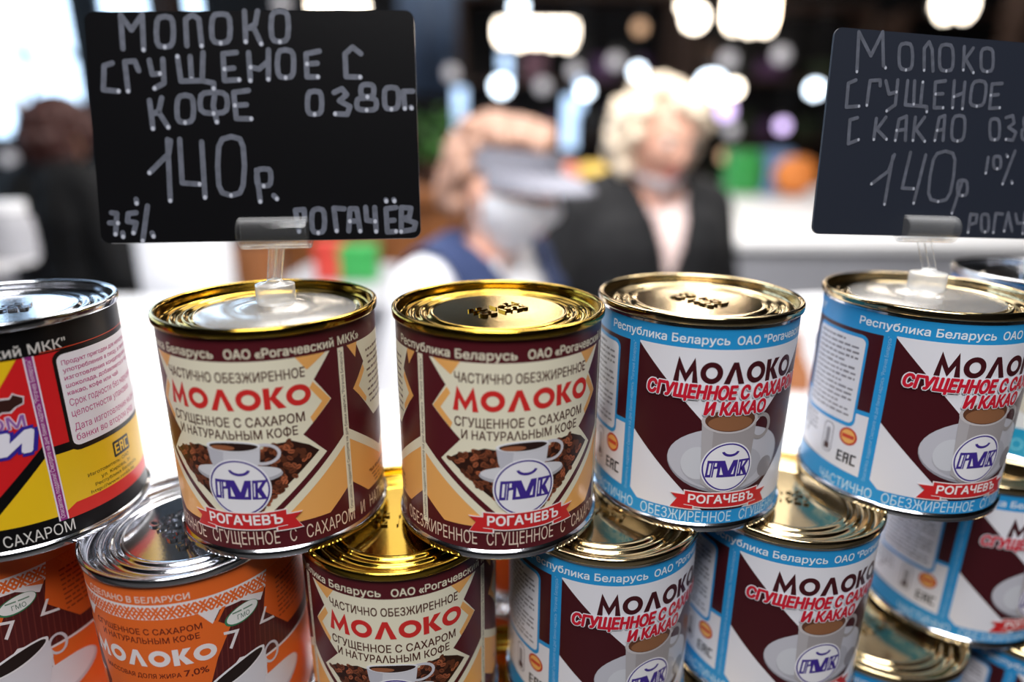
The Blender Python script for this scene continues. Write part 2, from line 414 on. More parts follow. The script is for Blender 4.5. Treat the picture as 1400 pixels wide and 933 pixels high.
# ================================================================= the five label designs
def art_coffee():
    A = Art(); R_ = random.Random(3)
    MA = (84, 24, 32); CR = (234, 228, 204); OR = (238, 174, 98); RD = (208, 46, 44); BR = (78, 36, 26)
    A.rect(0, 360, 3.3, 79.5, MA, 0)
    for c in (0, 180):
        def m(pts): return [(c + x, z) for x, z in pts]
        def both(pts, col, l):
            A.poly(m(pts), col, l); A.poly(m([(-x, z) for x, z in pts]), col, l)
        A.poly(m([(-51, 71.8), (-41.2, 63.2), (-49.8, 55), (-33.5, 44.6), (-45, 36.3), (-7, 13), (7, 13), (45, 36.3), (33.5, 44.6), (49.8, 55), (41.2, 63.2), (51, 71.8)]), CR, 1)
        both([(-40.6, 62.6), (-49.4, 55), (-39, 48.2), (-37.8, 50.2), (-44.6, 55), (-38.6, 60.6)], OR, 2)
        both([(-48.6, 71.8), (-33, 71.8), (-38.2, 67.0)], OR, 2)
        both([(-57.6, 38), (-57.6, 20.5), (-44, 12.4), (-13.5, 12.4)], OR, 1)
        both([(-57.6, 41.2), (-57.6, 37.2), (-16, 12.2), (-10, 12.2)], CR, 2)
        # coffee beans
        bp = [(-40.5, 37), (-35, 39.4), (-28, 40.6), (-21, 42.2), (-14, 41.5), (14, 41.5), (20, 43), (28, 43.2), (36, 40.6), (41, 37.6), (8, 18), (-7, 17.8)]
        A.poly(m(bp), (48, 24, 18), 2)
        def inside(x, z):
            ins = False
            for (xa, za), (xb, zb) in zip(bp, bp[1:] + bp[:1]):
                if (za > z) != (zb > z) and x < (xb - xa) * (z - za) / (zb - za) + xa: ins = not ins
            return ins
        n = 0
        while n < 190:
            x = R_.uniform(-41, 41); z = R_.uniform(18, 43.5)
            if not inside(x, z) or abs(x) < 9 and 24 < z < 43: continue
            k = R_.random(); t = R_.uniform(-60, 60)
            cl = (84 + 100 * k * k, 44 + 58 * k * k, 28 + 40 * k * k)
            A.ell(c + x, z, 1.9, .85, cl, 3 + (n % 40) * .05, tilt=t, n=8)
            if k > .35: A.ell(c + x, z, 1.4, .14, (50, 24, 16), 5, tilt=t, n=6)
            n += 1
        # printed cup and saucer
        A.ell(c - 1, 32.2, 23, 3.4, (176, 176, 184), 6); A.ell(c - 1, 33.0, 22.4, 2.9, (214, 214, 220), 7)
        A.ring(c + 13.5, 39.6, 8.5, 4.0, 1.1, (206, 204, 212), 8, n=22)
        A.poly(m([(-15.3, 42.6), (12.5, 42.6), (11.4, 37), (8, 31.8), (3, 30), (-6, 30), (-11, 31.8), (-14.2, 37)]), (208, 208, 216), 9)
        A.poly(m([(-15.3, 42.6), (-6, 42.6), (-8, 30.6), (-11, 31.8), (-14.2, 37)]), (190, 190, 200), 10)
        A.ell(c - 1.4, 42.6, 14, 2.0, (232, 232, 238), 11); A.ell(c - 1.2, 42.5, 12.6, 1.5, (44, 26, 22), 12); A.ell(c - 6.4, 42.1, 6.4, .9, (150, 92, 62), 13)
        emblem(A, c - .6, 27.4, 15.6, 10.2, 14)
        banner(A, c - .2, 12.3, 18.3, 21.6, 17)
        # lettering
        A.text('ЧАСТИЧНО ОБЕЗЖИРЕННОЕ', c - 36.2, c + 37, 64.9, 3.35, BR, 3, bold=.016)
        moloko(A, c - 37.4, c + 39.2, 55.2, 7.4, RD, 3, w=2.0, big=1.0, gap=.7)
        A.text('СГУЩЕННОЕ С САХАРОМ', c - 36.6, c + 35, 49.5, 3.3, BR, 3, bold=.016)
        A.text('И НАТУРАΛЬНЫМ КОФЕ', c - 33, c + 31, 45.1, 3.2, BR, 3, bold=.016)
        A.text('Республика Беларусь', c - 76.5, c - 5, 72.9, 3.0, CR, 3, bold=.020)
        A.text('ОАО «Рогачевский МКК»', c + .5, c + 71.6, 72.9, 3.0, CR, 3, bold=.020)
        for sx in (-57.6, 57.6):
            A.rect(c + sx - 1.9, c + sx + 1.9, 8.6, 71.9, CR, 3)
            A.text(STRIP_TXT, c + sx + .9, 10.2, 70.8, 1.25, (60, 40, 34), 4, up=True)
        # information panel between the fronts
        p = c + 90
        A.poly([(p + x, z) for x, z in [(-21, 71.8), (-15, 63.5), (-25, 55.5), (-7, 41), (7, 41), (25, 55.5), (15, 63.5), (21, 71.8)]], CR, 1)
        for sg in (-1, 1):
            A.poly([(p + sg * x, z) for x, z in [(20, 71.8), (28, 71.8), (22, 66.5)]], OR, 1)
            A.poly([(p + sg * x, z) for x, z in [(15.8, 62.6), (25.4, 55.4), (15, 48), (13.8, 49.6), (20.6, 55.4), (14.4, 60.4)]], OR, 2)
            A.poly([(p + sg * x, z) for x, z in [(30.5, 38), (30.5, 20.5), (18, 13), (0, 13), (0, 24)]], OR, 1)
            A.poly([(p + sg * x, z) for x, z in [(30.5, 41.5), (30.5, 37.6), (0, 22.6), (0, 26.4)]], CR, 2)
        for k in range(9): A.scribble(p - 12 + (k % 3), p + 12, 66.5 - 2.5 * k, 1.0, (110, 86, 70), 3, R_)
        for k in range(5): A.scribble(p - 16 + k * 1.5, p + 10, 20 - 1.7 * k + (1 if k else 0), .8, (150, 96, 50), 3, R_)
    A.poly([(0, 3.4), (360, 3.4), (360, 12.2), (0, 12.2)], MA, 1)
    x = -113.0; TB = (226, 206, 188)
    for w in ('ЧАСТИЧНО', 'ОБЕЗЖИРЕННОЕ', 'СГУЩЕННОЕ', 'С', 'САХАРОМ', 'И', 'НАТУРАЛЬНЫМ', 'КОФЕ'):
        n = len(w); A.text(w, x, x + n * 4.22 - .9, 5.3, 5.2, TB, 2, bold=-.012); x += (n + 1) * 4.22
    return A

def art_cocoa():
    A = Art(); R_ = random.Random(5)
    BL = (40, 150, 214); WH = (228, 228, 236); DK = (66, 20, 27); RD = (200, 28, 50)
    A.rect(0, 360, 3.2, 78.3, BL, 0)
    for c in (0, 180):
        def m(pts): return [(c + x, z) for x, z in pts]
        A.poly(m([(-54.4, 71.2), (-54.4, 12), (-49.5, 8.8), (49.5, 8.8), (54.4, 12), (54.4, 71.2)]), WH, 1)
        A.poly(m([(-54.4, 70.6), (0, 33), (54.4, 70.6), (54.4, 36.6), (12, 8.8), (-12, 8.8), (-54.4, 36.6)]), DK, 2)
        # printed mug on a saucer
        A.ell(c + 1, 29.4, 34.6, 13.4, (150, 150, 160), 3, n=40); A.ell(c + .6, 29.9, 34, 12.8, (192, 192, 202), 4, n=40)
        A.ell(c - 2, 26.6, 24, 8.6, (176, 176, 186), 5); A.ell(c - 17, 28, 9, 6.5, (204, 206, 214), 6)
        A.ell(c + 26, 24, 6, 4.2, (140, 136, 142), 6)
        A.ring(c + 18.2, 41.4, 7.6, 5.2, 1.5, (158, 152, 152), 7, n=26)
        A.poly(m([(-16.8, 45), (14.8, 45), (12.8, 20), (7, 16.8), (-8, 16.8), (-14.6, 20)]), (160, 154, 156), 8)
        A.poly(m([(-16.8, 45), (-10.5, 45), (-9.5, 18), (-14.6, 20)]), (176, 172, 176), 9)
        A.ell(c - 1, 44.8, 16.2, 5.0, (196, 190, 192), 10); A.ell(c - 1, 44.9, 14.3, 4.3, (98, 60, 42), 11); A.ell(c - 1, 43.9, 12.6, 3.0, (142, 96, 66), 12)
        emblem(A, c - .4, 26.6, 14.2, 9.5, 13)
        banner(A, c - .6, 10.9, 16.6, 21.6, 16)
        moloko(A, c - 34, c + 38.8, 58.7, 8.0, DK, 4, w=2.0, big=1.3, gap=.5)
        A.text('СГУЩЕННОЕ С САХАРОМ', c - 47.6, c + 47, 53.2, 4.9, RD, 22, bold=.05, shear=.12, outline=WH, obold=.06)
        A.text('И КАКАО', c - 16.2, c + 18.6, 47.3, 4.7, RD, 22, bold=.05, shear=.12, outline=WH, obold=.06)
        A.text('Республика Беларусь', c - 76, c - 6.6, 73.0, 3.0, (232, 240, 248), 3, bold=.022)
        A.text('ОАО "Рогачевский МКК"', c - 2.6, c + 71, 73.0, 3.0, (232, 240, 248), 3, bold=.022)
        for sx in (-57.8, 57.8):
            A.text(STRIP_TXT, c + sx + 1.0, 10.5, 70.5, 1.3, (150, 205, 240), 4, up=True)
        p = c + 90                                       # information side
        A.rect(p - 29, p + 29, 12.5, 70.4, DK, 1)
        A.poly([(p - 29, 14), (p + 29, 11.2), (p + 29, 37.2), (p - 29, 37.2)], WH, 2)
        A.rect(p - 29, p + 29, 37.2, 39.0, BL, 2)
        A.rrect(p - 23, p + 21.5, 30.6, 68.8, 3, BL, 3); A.rrect(p - 21.8, p + 20, 32.2, 67.4, 2.2, WH, 4)
        for k in range(15):
            A.scribble(p - 19, p + (17 if k % 4 else 8), 65.0 - 2.15 * k, .95, (132, 130, 138), 5, R_)
        for k in range(4): A.scribble(p - 26, p - 6, 28.8 - 2 * k, .9, (120, 118, 126), 5, R_)
        A.ell(p + 19, 26.6, 5.7, 3.75, (196, 60, 44), 5); A.ell(p + 19, 26.6, 4.5, 2.95, (236, 176, 96), 6); A.rect(p + 15.2, p + 22.8, 25.9, 27.4, (206, 70, 50), 7)
        eac(A, p + 13.8, 15.0, 4.6, (26, 24, 30), 5)
        A.rrect(p + 1.2, p + 9, 16.2, 29.5, 2, (150, 148, 156), 5); A.rrect(p + 1.9, p + 8.3, 16.7, 29.0, 1.6, WH, 6)
        A.rrect(p + 3.6, p + 6.6, 20, 27, .7, (150, 148, 156), 7); A.rect(p + 3, p + 7, 17.6, 20.2, (70, 40, 36), 7)
        A.line([(p - 20, 21), (p - 18, 19), (p - 14, 24)], .6, (120, 118, 126), 5)
    A.rect(0, 360, 3.2, 8.6, BL, 2)
    x = -86.5
    for w in ('ЧАСТИЧНО', 'ОБЕЗЖИРЕННОЕ', 'СГУЩЕННОЕ', 'С', 'САХАРОМ', 'И', 'КАКАО'):
        n = len(w); A.text(w, x, x + n * 4.42 - .9, 3.9, 4.3, (206, 230, 244), 3, bold=-.012); x += (n + 1) * 4.42
    return A

def art_black():
    A = Art(); R_ = random.Random(8)
    BK = (9, 8, 10); RE = (214, 32, 36); YE = (240, 196, 28); WH = (240, 236, 244); MG = (190, 44, 130)
    A.rect(0, 360, 3.2, 79.4, BK, 0)
    for c in (0, 180):
        A.rect(c - 50, c + 47, 11.6, 70.2, RE, 1)
        A.poly([(c - 50, 70.2), (c + 43, 70.2), (c + 34, 61.4), (c + 10, 43), (c - 50, 43)], YE, 2)
        A.poly([(c + 46, 39), (c + 46, 34.4), (c + 14, 11.6), (c + 6, 11.6)], BK, 2)
        A.poly([(c + 46, 34.6), (c + 46, 11.6), (c + 14, 11.6)], YE, 2)
        # bull figure and what shows of the lettering
        A.poly([(c + 18, 50), (c + 21, 57), (c + 30, 58.4), (c + 37, 58), (c + 38.6, 59.4), (c + 40, 58.6), (c + 43, 57.6), (c + 42.2, 55), (c + 39, 54.2), (c + 36.5, 52.6), (c + 33, 53), (c + 30, 51.5), (c + 29, 47), (c + 27.5, 51), (c + 22, 49)], (226, 214, 220), 3)
        A.poly([(c + 19, 50.4), (c + 21.5, 56.5), (c + 30, 57.8), (c + 37, 57.4), (c + 38.6, 58.8), (c + 42.3, 57.2), (c + 41.8, 55.4), (c + 38.6, 54.6), (c + 36, 53.2), (c + 33, 53.5), (c + 30, 52.2), (c + 28.8, 48.6), (c + 27.5, 51.8)], (56, 30, 26), 4)
        A.text('ОМ', c + 26, c + 41, 47.2, 4.2, (150, 96, 170), 6, bold=.02, outline=(238, 220, 236), obold=.05)
        A.text('и', c + 28, c + 40.5, 38.6, 9.2, (236, 234, 246), 8, bold=.06, shear=.22, outline=(52, 40, 150), obold=.10)
        A.rect(c + 45.6, c + 50.2, 9.6, 70.4, (236, 226, 240), 3); A.rect(c + 46.3, c + 49.5, 9.6, 70.4, (150, 44, 130), 4)
        A.text(STRIP_TXT, c + 48.6, 10.5, 69.6, 1.35, (238, 216, 236), 5, up=True)
        A.rect(c + 50.2, c + 122, 36, 70.2, RE, 1)
        A.rect(c + 50.2, c + 122, 12, 35.6, YE, 1); A.rect(c + 50.2, c + 122, 34.4, 37.6, BK, 2)
        A.poly([(c + 50.2, 12.6), (c + 55, 14.6), (c + 122, 14.6), (c + 122, 9.4), (c + 50.2, 9.4)], (222, 44, 34), 2)
        A.rrect(c + 57.6, c + 119, 33.4, 70.2, 3.2, BK, 3); A.rrect(c + 59.4, c + 117.5, 35.2, 68.8, 2.4, WH, 4)
        for k, (t, e) in enumerate((('Продукт пригоден для непосред-', 114), ('употребления в пищу, а также', 113), ('изготовления кондитерских', 112), ('шоколада, добавляется в чай,', 113), ('какао, кофе или чай', 96))):
            A.text(t, c + 61.5, c + e, 65.0 - 2.75 * k, 1.6, MG, 5, bold=.01)
        for t, e, z in (('Срок годности без нарушения', 116, 49.6), ('целостности упаковки', 106, 45.6), ('Дата изготовления на дне', 113, 40.4), ('банки во втором ряду', 108, 36.6)):
            A.text(t, c + 61.5, c + e, z + .4, 2.6, MG, 5, bold=.0)
        A.rrect(c + 80.5, c + 94, 24.2, 30.4, .6, BK, 3); eac(A, c + 81.7, 25.2, 4.2, YE, 4)
        for t, a, e, z in (('Изготовитель: ОАО', 63, 92, 22.0), ('ул. Кирова, 31', 70, 92, 19.6), ('Республика Беларусь', 66, 98, 17.4), ('http://www.rmkk.by', 63, 95, 15.3)):
            A.text(t, c + a, c + e, z, 1.35, (60, 44, 20), 4)
        A.text('ОАО "Рогачевский МКК"', c - 16, c + 65.6, 71.2, 3.3, (214, 210, 206), 3, bold=.015)
        A.text('СГУЩЕННОЕ', c - 27, c + 11, 4.7, 4.3, (226, 224, 220), 3); A.text('С', c + 14, c + 17.5, 4.7, 4.3, (226, 224, 220), 3)
        A.text('САХАРОМ', c + 20.5, c + 52, 4.7, 4.3, (226, 224, 220), 3)
        A.line([(c + 53, 70.9), (c + 122, 70.9)], .3, (200, 70, 40), 2)
    return A

def art_orange():
    A = Art(); R_ = random.Random(9)
    OR = (234, 108, 42); DK = (84, 30, 30); WH = (236, 228, 230); TX = (104, 34, 26)
    A.rect(0, 360, 3.2, 79.6, DK, 0)
    for k in range(120):
        A.poly([(k * 3, 3.3), (k * 3 + .7, 3.3), (k * 3 + 7.7, 66), (k * 3 + 7, 66)], (104, 44, 40), 1)
    A.rect(0, 360, 72.1, 79.6, OR, 2); A.rect(0, 360, 65.4, 72.1, WH, 2)
    x = 0.0
    while x < 359:                                        # woven cross-stitch border
        for s in (-1, 1):
            for o in (-1.1, 1.1):
                A.line([(x + 3 - s * 2.4 + o, 66.6), (x + 3 + s * 2.4 + o, 71.0)], .75, OR, 3)
        A.line([(x + 6.0, 68.0), (x + 7.6, 69.6)], .7, OR, 3); A.line([(x + 7.6, 68.0), (x + 6.0, 69.6)], .7, OR, 3)
        x += 7.5
    for c in (0, 180):
        def m(pts): return [(c + x, z) for x, z in pts]
        A.poly(m([(-30, 66.2), (30, 66.2), (44.5, 57.2), (36, 46), (30, 34), (36, 22), (36, 3.4), (-36, 3.4), (-36, 22), (-30, 34), (-36, 46), (-44.5, 57.2)]), OR, 2)
        for sg in (-1, 1):
            A.poly(m([(sg * x, z) for x, z in [(40.5, 55.6), (48.6, 54.4), (43.5, 47.4), (42.2, 48.2), (46.2, 53.6), (40.5, 54.4)]]), WH, 3)
            A.poly(m([(sg * x, z) for x, z in [(30, 66.2), (41, 66.2), (36, 60.6)]]), WH, 3)
            A.poly(m([(sg * x, z) for x, z in [(36.6, 60.6), (38.2, 60.2), (43.5, 66), (41.5, 66)]]), OR, 4)
            A.poly(m([(sg * x, z) for x, z in [(49.5, 66.2), (66, 66.2), (62, 61.4)]]), WH, 3)
            A.poly(m([(sg * x, z) for x, z in [(56, 66.2), (65.5, 66.2), (64.5, 64)]]), OR, 4)
        # information diamond
        p = c + 90
        A.poly([(p + x, z) for x, z in [(-22, 72.1), (-27, 56), (-11, 43), (11, 43), (27, 56), (22, 72.1)]], (226, 98, 36), 3)
        A.poly([(p + x, z) for x, z in [(-26, 57.5), (-30.5, 51.6), (-20.5, 50.2), (-21.2, 51.4), (-28, 52.4), (-24.8, 57)]], WH, 4)
        for k in range(9): A.scribble(p - 17, p + 16, 65.5 - 2.1 * k, .8, (150, 56, 30), 4, R_)
        # round mark on the dark field
        A.ell(c + 51, 60.2, 9.6, 3.5, (60, 130, 90), 4, tilt=16); A.ell(c + 51.4, 60.4, 8.8, 3.1, (238, 238, 236), 5, tilt=16)
        A.text('ГМО', c + 48.4, c + 55, 58.4, 1.9, (70, 110, 90), 6); A.scribble(c + 46, c + 57, 61.3, .7, (120, 150, 130), 6, R_)
        # lower orange field with the printed cup
        A.poly(m([(144, 37.2), (144, 4), (58, 4), (60, 37.2)]), WH, 2); A.poly(m([(144, 36.2), (144, 3.4), (59, 3.4), (61, 36.2)]), OR, 3)
        A.poly(m([(38, 36.6), (46.5, 42.4), (60, 40.6), (56, 30)]), WH, 3)
        A.ell(c + 58, 20.5, 27, 7.6, (200, 196, 204), 4, tilt=14, n=36); A.ell(c + 58, 21.3, 25.6, 6.8, (228, 224, 230), 5, tilt=14, n=36)
        A.ring(c + 64.6, 37, 5.2, 4.6, 1.0, (214, 210, 218), 6, n=22)
        A.poly(m([(28.5, 33), (60.5, 42.4), (61, 33), (57, 23), (46, 18.6), (36, 20), (30.5, 26)]), (222, 220, 228), 7)
        A.ell(c + 44.5, 37.4, 17.6, 3.4, (240, 238, 242), 8, tilt=23); A.ell(c + 44.8, 37.4, 15.8, 2.6, (40, 28, 26), 9, tilt=23)
        A.ell(c + 55, 17.6, 3, 1.5, (80, 40, 34), 7, tilt=40); A.ell(c + 50, 15.6, 3, 1.5, (70, 34, 30), 7, tilt=20)
        A.text('СДЕЛАНО В БЕЛАРУСИ', c - 31, c + 27.6, 73.1, 2.4, (240, 216, 206), 4, bold=.02)
        A.text('СГУЩЕННОЕ С САХАРОМ', c - 30, c + 31, 60.1, 2.4, TX, 4, bold=.014)
        A.text('И НАТУРАЛЬНЫМ КОФЕ', c - 26, c + 29.2, 56.4, 2.4, TX, 4, bold=.014)
        moloko(A, c - 36.5, c + 36.2, 46.6, 6.8, WH, 4, w=2.0, big=.2, gap=.8)
        A.text('МАССОВАЯ ДОЛЯ ЖИРА', c - 29, c + 17.5, 41.6, 1.9, TX, 4, bold=.014)
        A.text('7,0%', c + 19, c + 31, 41.6, 2.7, TX, 4, bold=.014)
    return A

def art_dairy():
    A = Art()
    A.rect(0, 360, 3.2, 78.6, (224, 226, 226), 0); A.rect(0, 360, 73, 78.6, (40, 120, 200), 1)
    A.rect(0, 360, 56, 73, (40, 150, 196), 1); A.rect(0, 360, 42, 57, (64, 44, 150), 2)
    for k in range(9):
        A.ell(k * 40, 56.5, 16, 3.6, (40, 150, 196), 3); A.ell(k * 40 + 20, 41.5, 17, 3.2, (224, 226, 226), 3)
        A.ell(k * 40 + 8, 30, 9, 6, (206, 200, 184), 3)
        A.text('М', k * 40 - 6, k * 40 + 4, 48.5, 3.2, (214, 214, 236), 4)
    A.rect(0, 360, 3.2, 17, (34, 150, 190), 2)
    for c in (-48, 72, 192): A.text('МОЛОКО', c, c + 50, 6.6, 5.4, (120, 200, 220), 3)
    return A

# ================================================================= tins
R0, H0 = 37.5, 82.8
SEAM = [(37.5, 0), (38.3, .05), (38.68, .4), (38.7, 2.3), (38.45, 2.9), (37.6, 3.25)]
def body_bm():
    bm = bmesh.new()
    p = [(0, 3.0), (34.5, 3.0), (35.2, 2.8), (36.4, .5), (36.9, .1)] + SEAM + [(37.5, 3.4), (37.5, 41), (37.5, 79.2), (37.2, 79.3)]
    lathe(bm, [(r * .001, z * .001) for r, z in p], 120)
    return bm
def lid_bm():
    bm = bmesh.new()
    seam = [(37.6, -3.3), (38.4, -3.0), (38.68, -2.5), (38.7, -1.0), (38.5, -.4), (38.0, -.06), (37.4, -.02), (36.9, -.3), (36.6, -1.0), (36.45, -3.2), (36.1, -4.1), (35.5, -4.5)]
    rings = [(34.4, -4.5), (33.7, -4.2), (33.2, -3.5), (32.5, -3.3), (31.8, -3.6), (31.2, -4.1), (30.2, -4.2), (29.5, -3.8), (28.9, -3.2), (28.1, -3.2), (27.5, -3.7), (26.8, -4.0), (26.2, -3.8), (25.5, -3.2), (24.8, -3.0), (24.1, -3.2), (23.2, -3.25), (18, -3.25), (8, -3.22), (0, -3.2)]
    lathe(bm, [(r * .001, z * .001 + H0 * .001) for r, z in smooth_profile(seam + rings, 3)], 144)
    return bm
def mesh_of(bm, m, name, smooth=True):
    me = bpy.data.meshes.new(name); bm.normal_update(); bm.to_mesh(me); bm.free()
    for p in me.polygons: p.use_smooth = smooth
    me.materials.append(m); return me
def stamp_mesh(rows, m, ang, sc=1.0):
    """embossed date rows standing on the lid"""
    bm = bmesh.new()
    for k, t in enumerate(rows):
        vs, fs, w = text_tris(t, .02)
        cap = 4.4 * sc; W_ = len(t) * 3.0 * sc; z0 = H0 - 3.3
        ox, oy = -W_ / 2, (len(rows) / 2 - 1 - k) * 6.2 * sc + 1
        top = [bm.verts.new(((ox + v[0] * W_ / w) * .001, (oy + v[1] * cap) * .001, (z0 + .9) * .001)) for v in vs]
        new = []
        for f in fs:
            try: new.append(bm.faces.new([top[i] for i in f]))
            except ValueError: pass
        ex = bmesh.ops.extrude_face_region(bm, geom=new)
        mv = [g for g in ex['geom'] if isinstance(g, bmesh.types.BMVert)]
        cx = sum(v.co.x for v in mv) / len(mv)
        bmesh.ops.translate(bm, verts=top, vec=(0, 0, -.0009))
    bmesh.ops.rotate(bm, verts=bm.verts, cent=(0, 0, 0), matrix=Matrix.Rotation(math.radians(ang), 3, 'Z'))
    bmesh.ops.recalc_face_normals(bm, faces=bm.faces)
    return mesh_of(bm, m, 'date_stamp', smooth=False)

body_me = mesh_of(body_bm(), TIN, 'tin_body')
lid_me = {m.name: mesh_of(lid_bm(), m, 'lid') for m in (GOLD, PALE, TIN)}
for me in list(lid_me.values()) + [body_me]: me.set_sharp_from_angle(angle=math.radians(60))
stamp_me = {}
label_src = {}
def make_tin(design, lidm, x, y, zt, yaw, label, group, stamp=None, sang=0, ssc=1.0):
    """zt: height of the rim top relative to the camera"""
    t = empty('milk_tin', (x, y, CZ + zt - H0 * .001), 0)
    tag(t, label, 'tin', group)
    link(bpy.data.objects.new('tin_body', body_me), t)
    l = link(bpy.data.objects.new('lid', lid_me[lidm.name]), t)
    if stamp:
        k = (stamp, lidm.name, sang, ssc)
        if k not in stamp_me: stamp_me[k] = stamp_mesh(stamp, lidm, sang, ssc)
        link(bpy.data.objects.new('date_stamp', stamp_me[k]), l)
    if design not in label_src:
        label_src[design] = {'coffee': art_coffee, 'cocoa': art_cocoa, 'black': art_black, 'orange': art_orange, 'dairy': art_dairy}[design]().build('paper_label', t)
        lb = label_src[design]
    else:
        lb = link(label_src[design].copy(), t)
    lb.rotation_euler = (0, 0, math.radians(yaw))
    return t
ZU = -.0563          # rim of the upper row
ZL = -.1391          # rim of the second row
ZB = -.2219          # rim of the third row
GU, GL, GB = 'tins in the upper row', 'tins in the second row', 'tins in the bottom row'
ST = ('22 1421', '02 1925')
make_tin('black', TIN, -.1856, .2243, ZU, 0, 'silver-lidded tin with black, red and yellow label at the left end of the upper row', GU, ST, 28)
make_tin('coffee', GOLD, -.0888, .2289, ZU, -2.5, 'gold-lidded maroon coffee milk tin carrying the clear sign holder', GU)
make_tin('coffee', GOLD, -.0050, .2297, ZU, 15.3, 'gold-lidded maroon coffee milk tin with a bare stamped lid in the upper row', GU, ST, 38)
make_tin('cocoa', PALE, .0729, .2473, ZU, 8.5, 'blue and white cocoa milk tin with bare pale gold lid, right of the maroon tins', GU, ST, -55)
make_tin('cocoa', PALE, .1675, .2552, ZU, 11, 'blue and white cocoa milk tin carrying the right-hand sign holder', GU)
make_tin('dairy', TIN, .2500, .2970, ZU, 0, 'silver-lidded teal and dark blue tin behind the cocoa tin at the right edge', GU, ST, 10)
make_tin('orange', TIN, -.2040, .2215, ZL, -7.5, 'orange and brown tin under the black-labelled tin at the left edge', GL)
make_tin('orange', TIN, -.1220, .2175, ZL, -6, 'orange and brown tin with silver stamped lid, left of the lower coffee tin', GL, ('0822 14', '22 1421', '02 1925', '8 14 22'), 52, 1.15)
make_tin('coffee', GOLD, -.0434, .2217, ZL, 4, 'maroon coffee milk tin in the second row, below the two maroon tins', GL, ST, 5)
make_tin('cocoa', PALE, .0372, .2303, ZL, 25, 'blue and white cocoa tin of the second row beside the lower coffee tin', GL, ST, -30)
make_tin('cocoa', PALE, .1145, .2416, ZL, 11, 'blue and white cocoa tin of the second row with glinting stamps, right of its twin', GL, ST, -20)
make_tin('cocoa', PALE, .2240, .2800, ZL, 21, 'blurred blue and white cocoa tin set back at the lower right', GL)
make_tin('orange', TIN, .0040, .3120, ZL, 60, 'orange and brown tin hidden behind the second row, seen through the gap between tins', GL)
BL_ = [('orange', TIN, -.2040 + .041, .2215, 0), ('orange', TIN, -.0820, .2160, 40), ('coffee', GOLD, .0000, .2170, 10), ('cocoa', PALE, .0785, .2280, 5)]
BT = ['orange and brown bottom-row tin below the gap of the two orange tins', 'orange and brown bottom-row tin below the orange and coffee tins', 'gold-lidded bottom-row tin below the gap of coffee and cocoa tins', 'cocoa tin in the bottom row below the two second-row cocoa tins']
for (d, lm, x, y, w), tx in zip(BL_, BT): make_tin(d, lm, x, y, ZB, w, tx, GB)
make_tin('cocoa', PALE, .1790, .2620, ZB, 30, 'gold-lidded bottom-row tin under the set-back cocoa tin', GB, ST, 15)
make_tin('cocoa', PALE, .2585, .2690, ZB, 15, 'cocoa tin at the bottom right corner under the set-back tin', GB)
make_tin('orange', TIN, .0060, .3005, ZB, 20, 'bottom-row tin carrying the orange tin hidden at the back', GB)

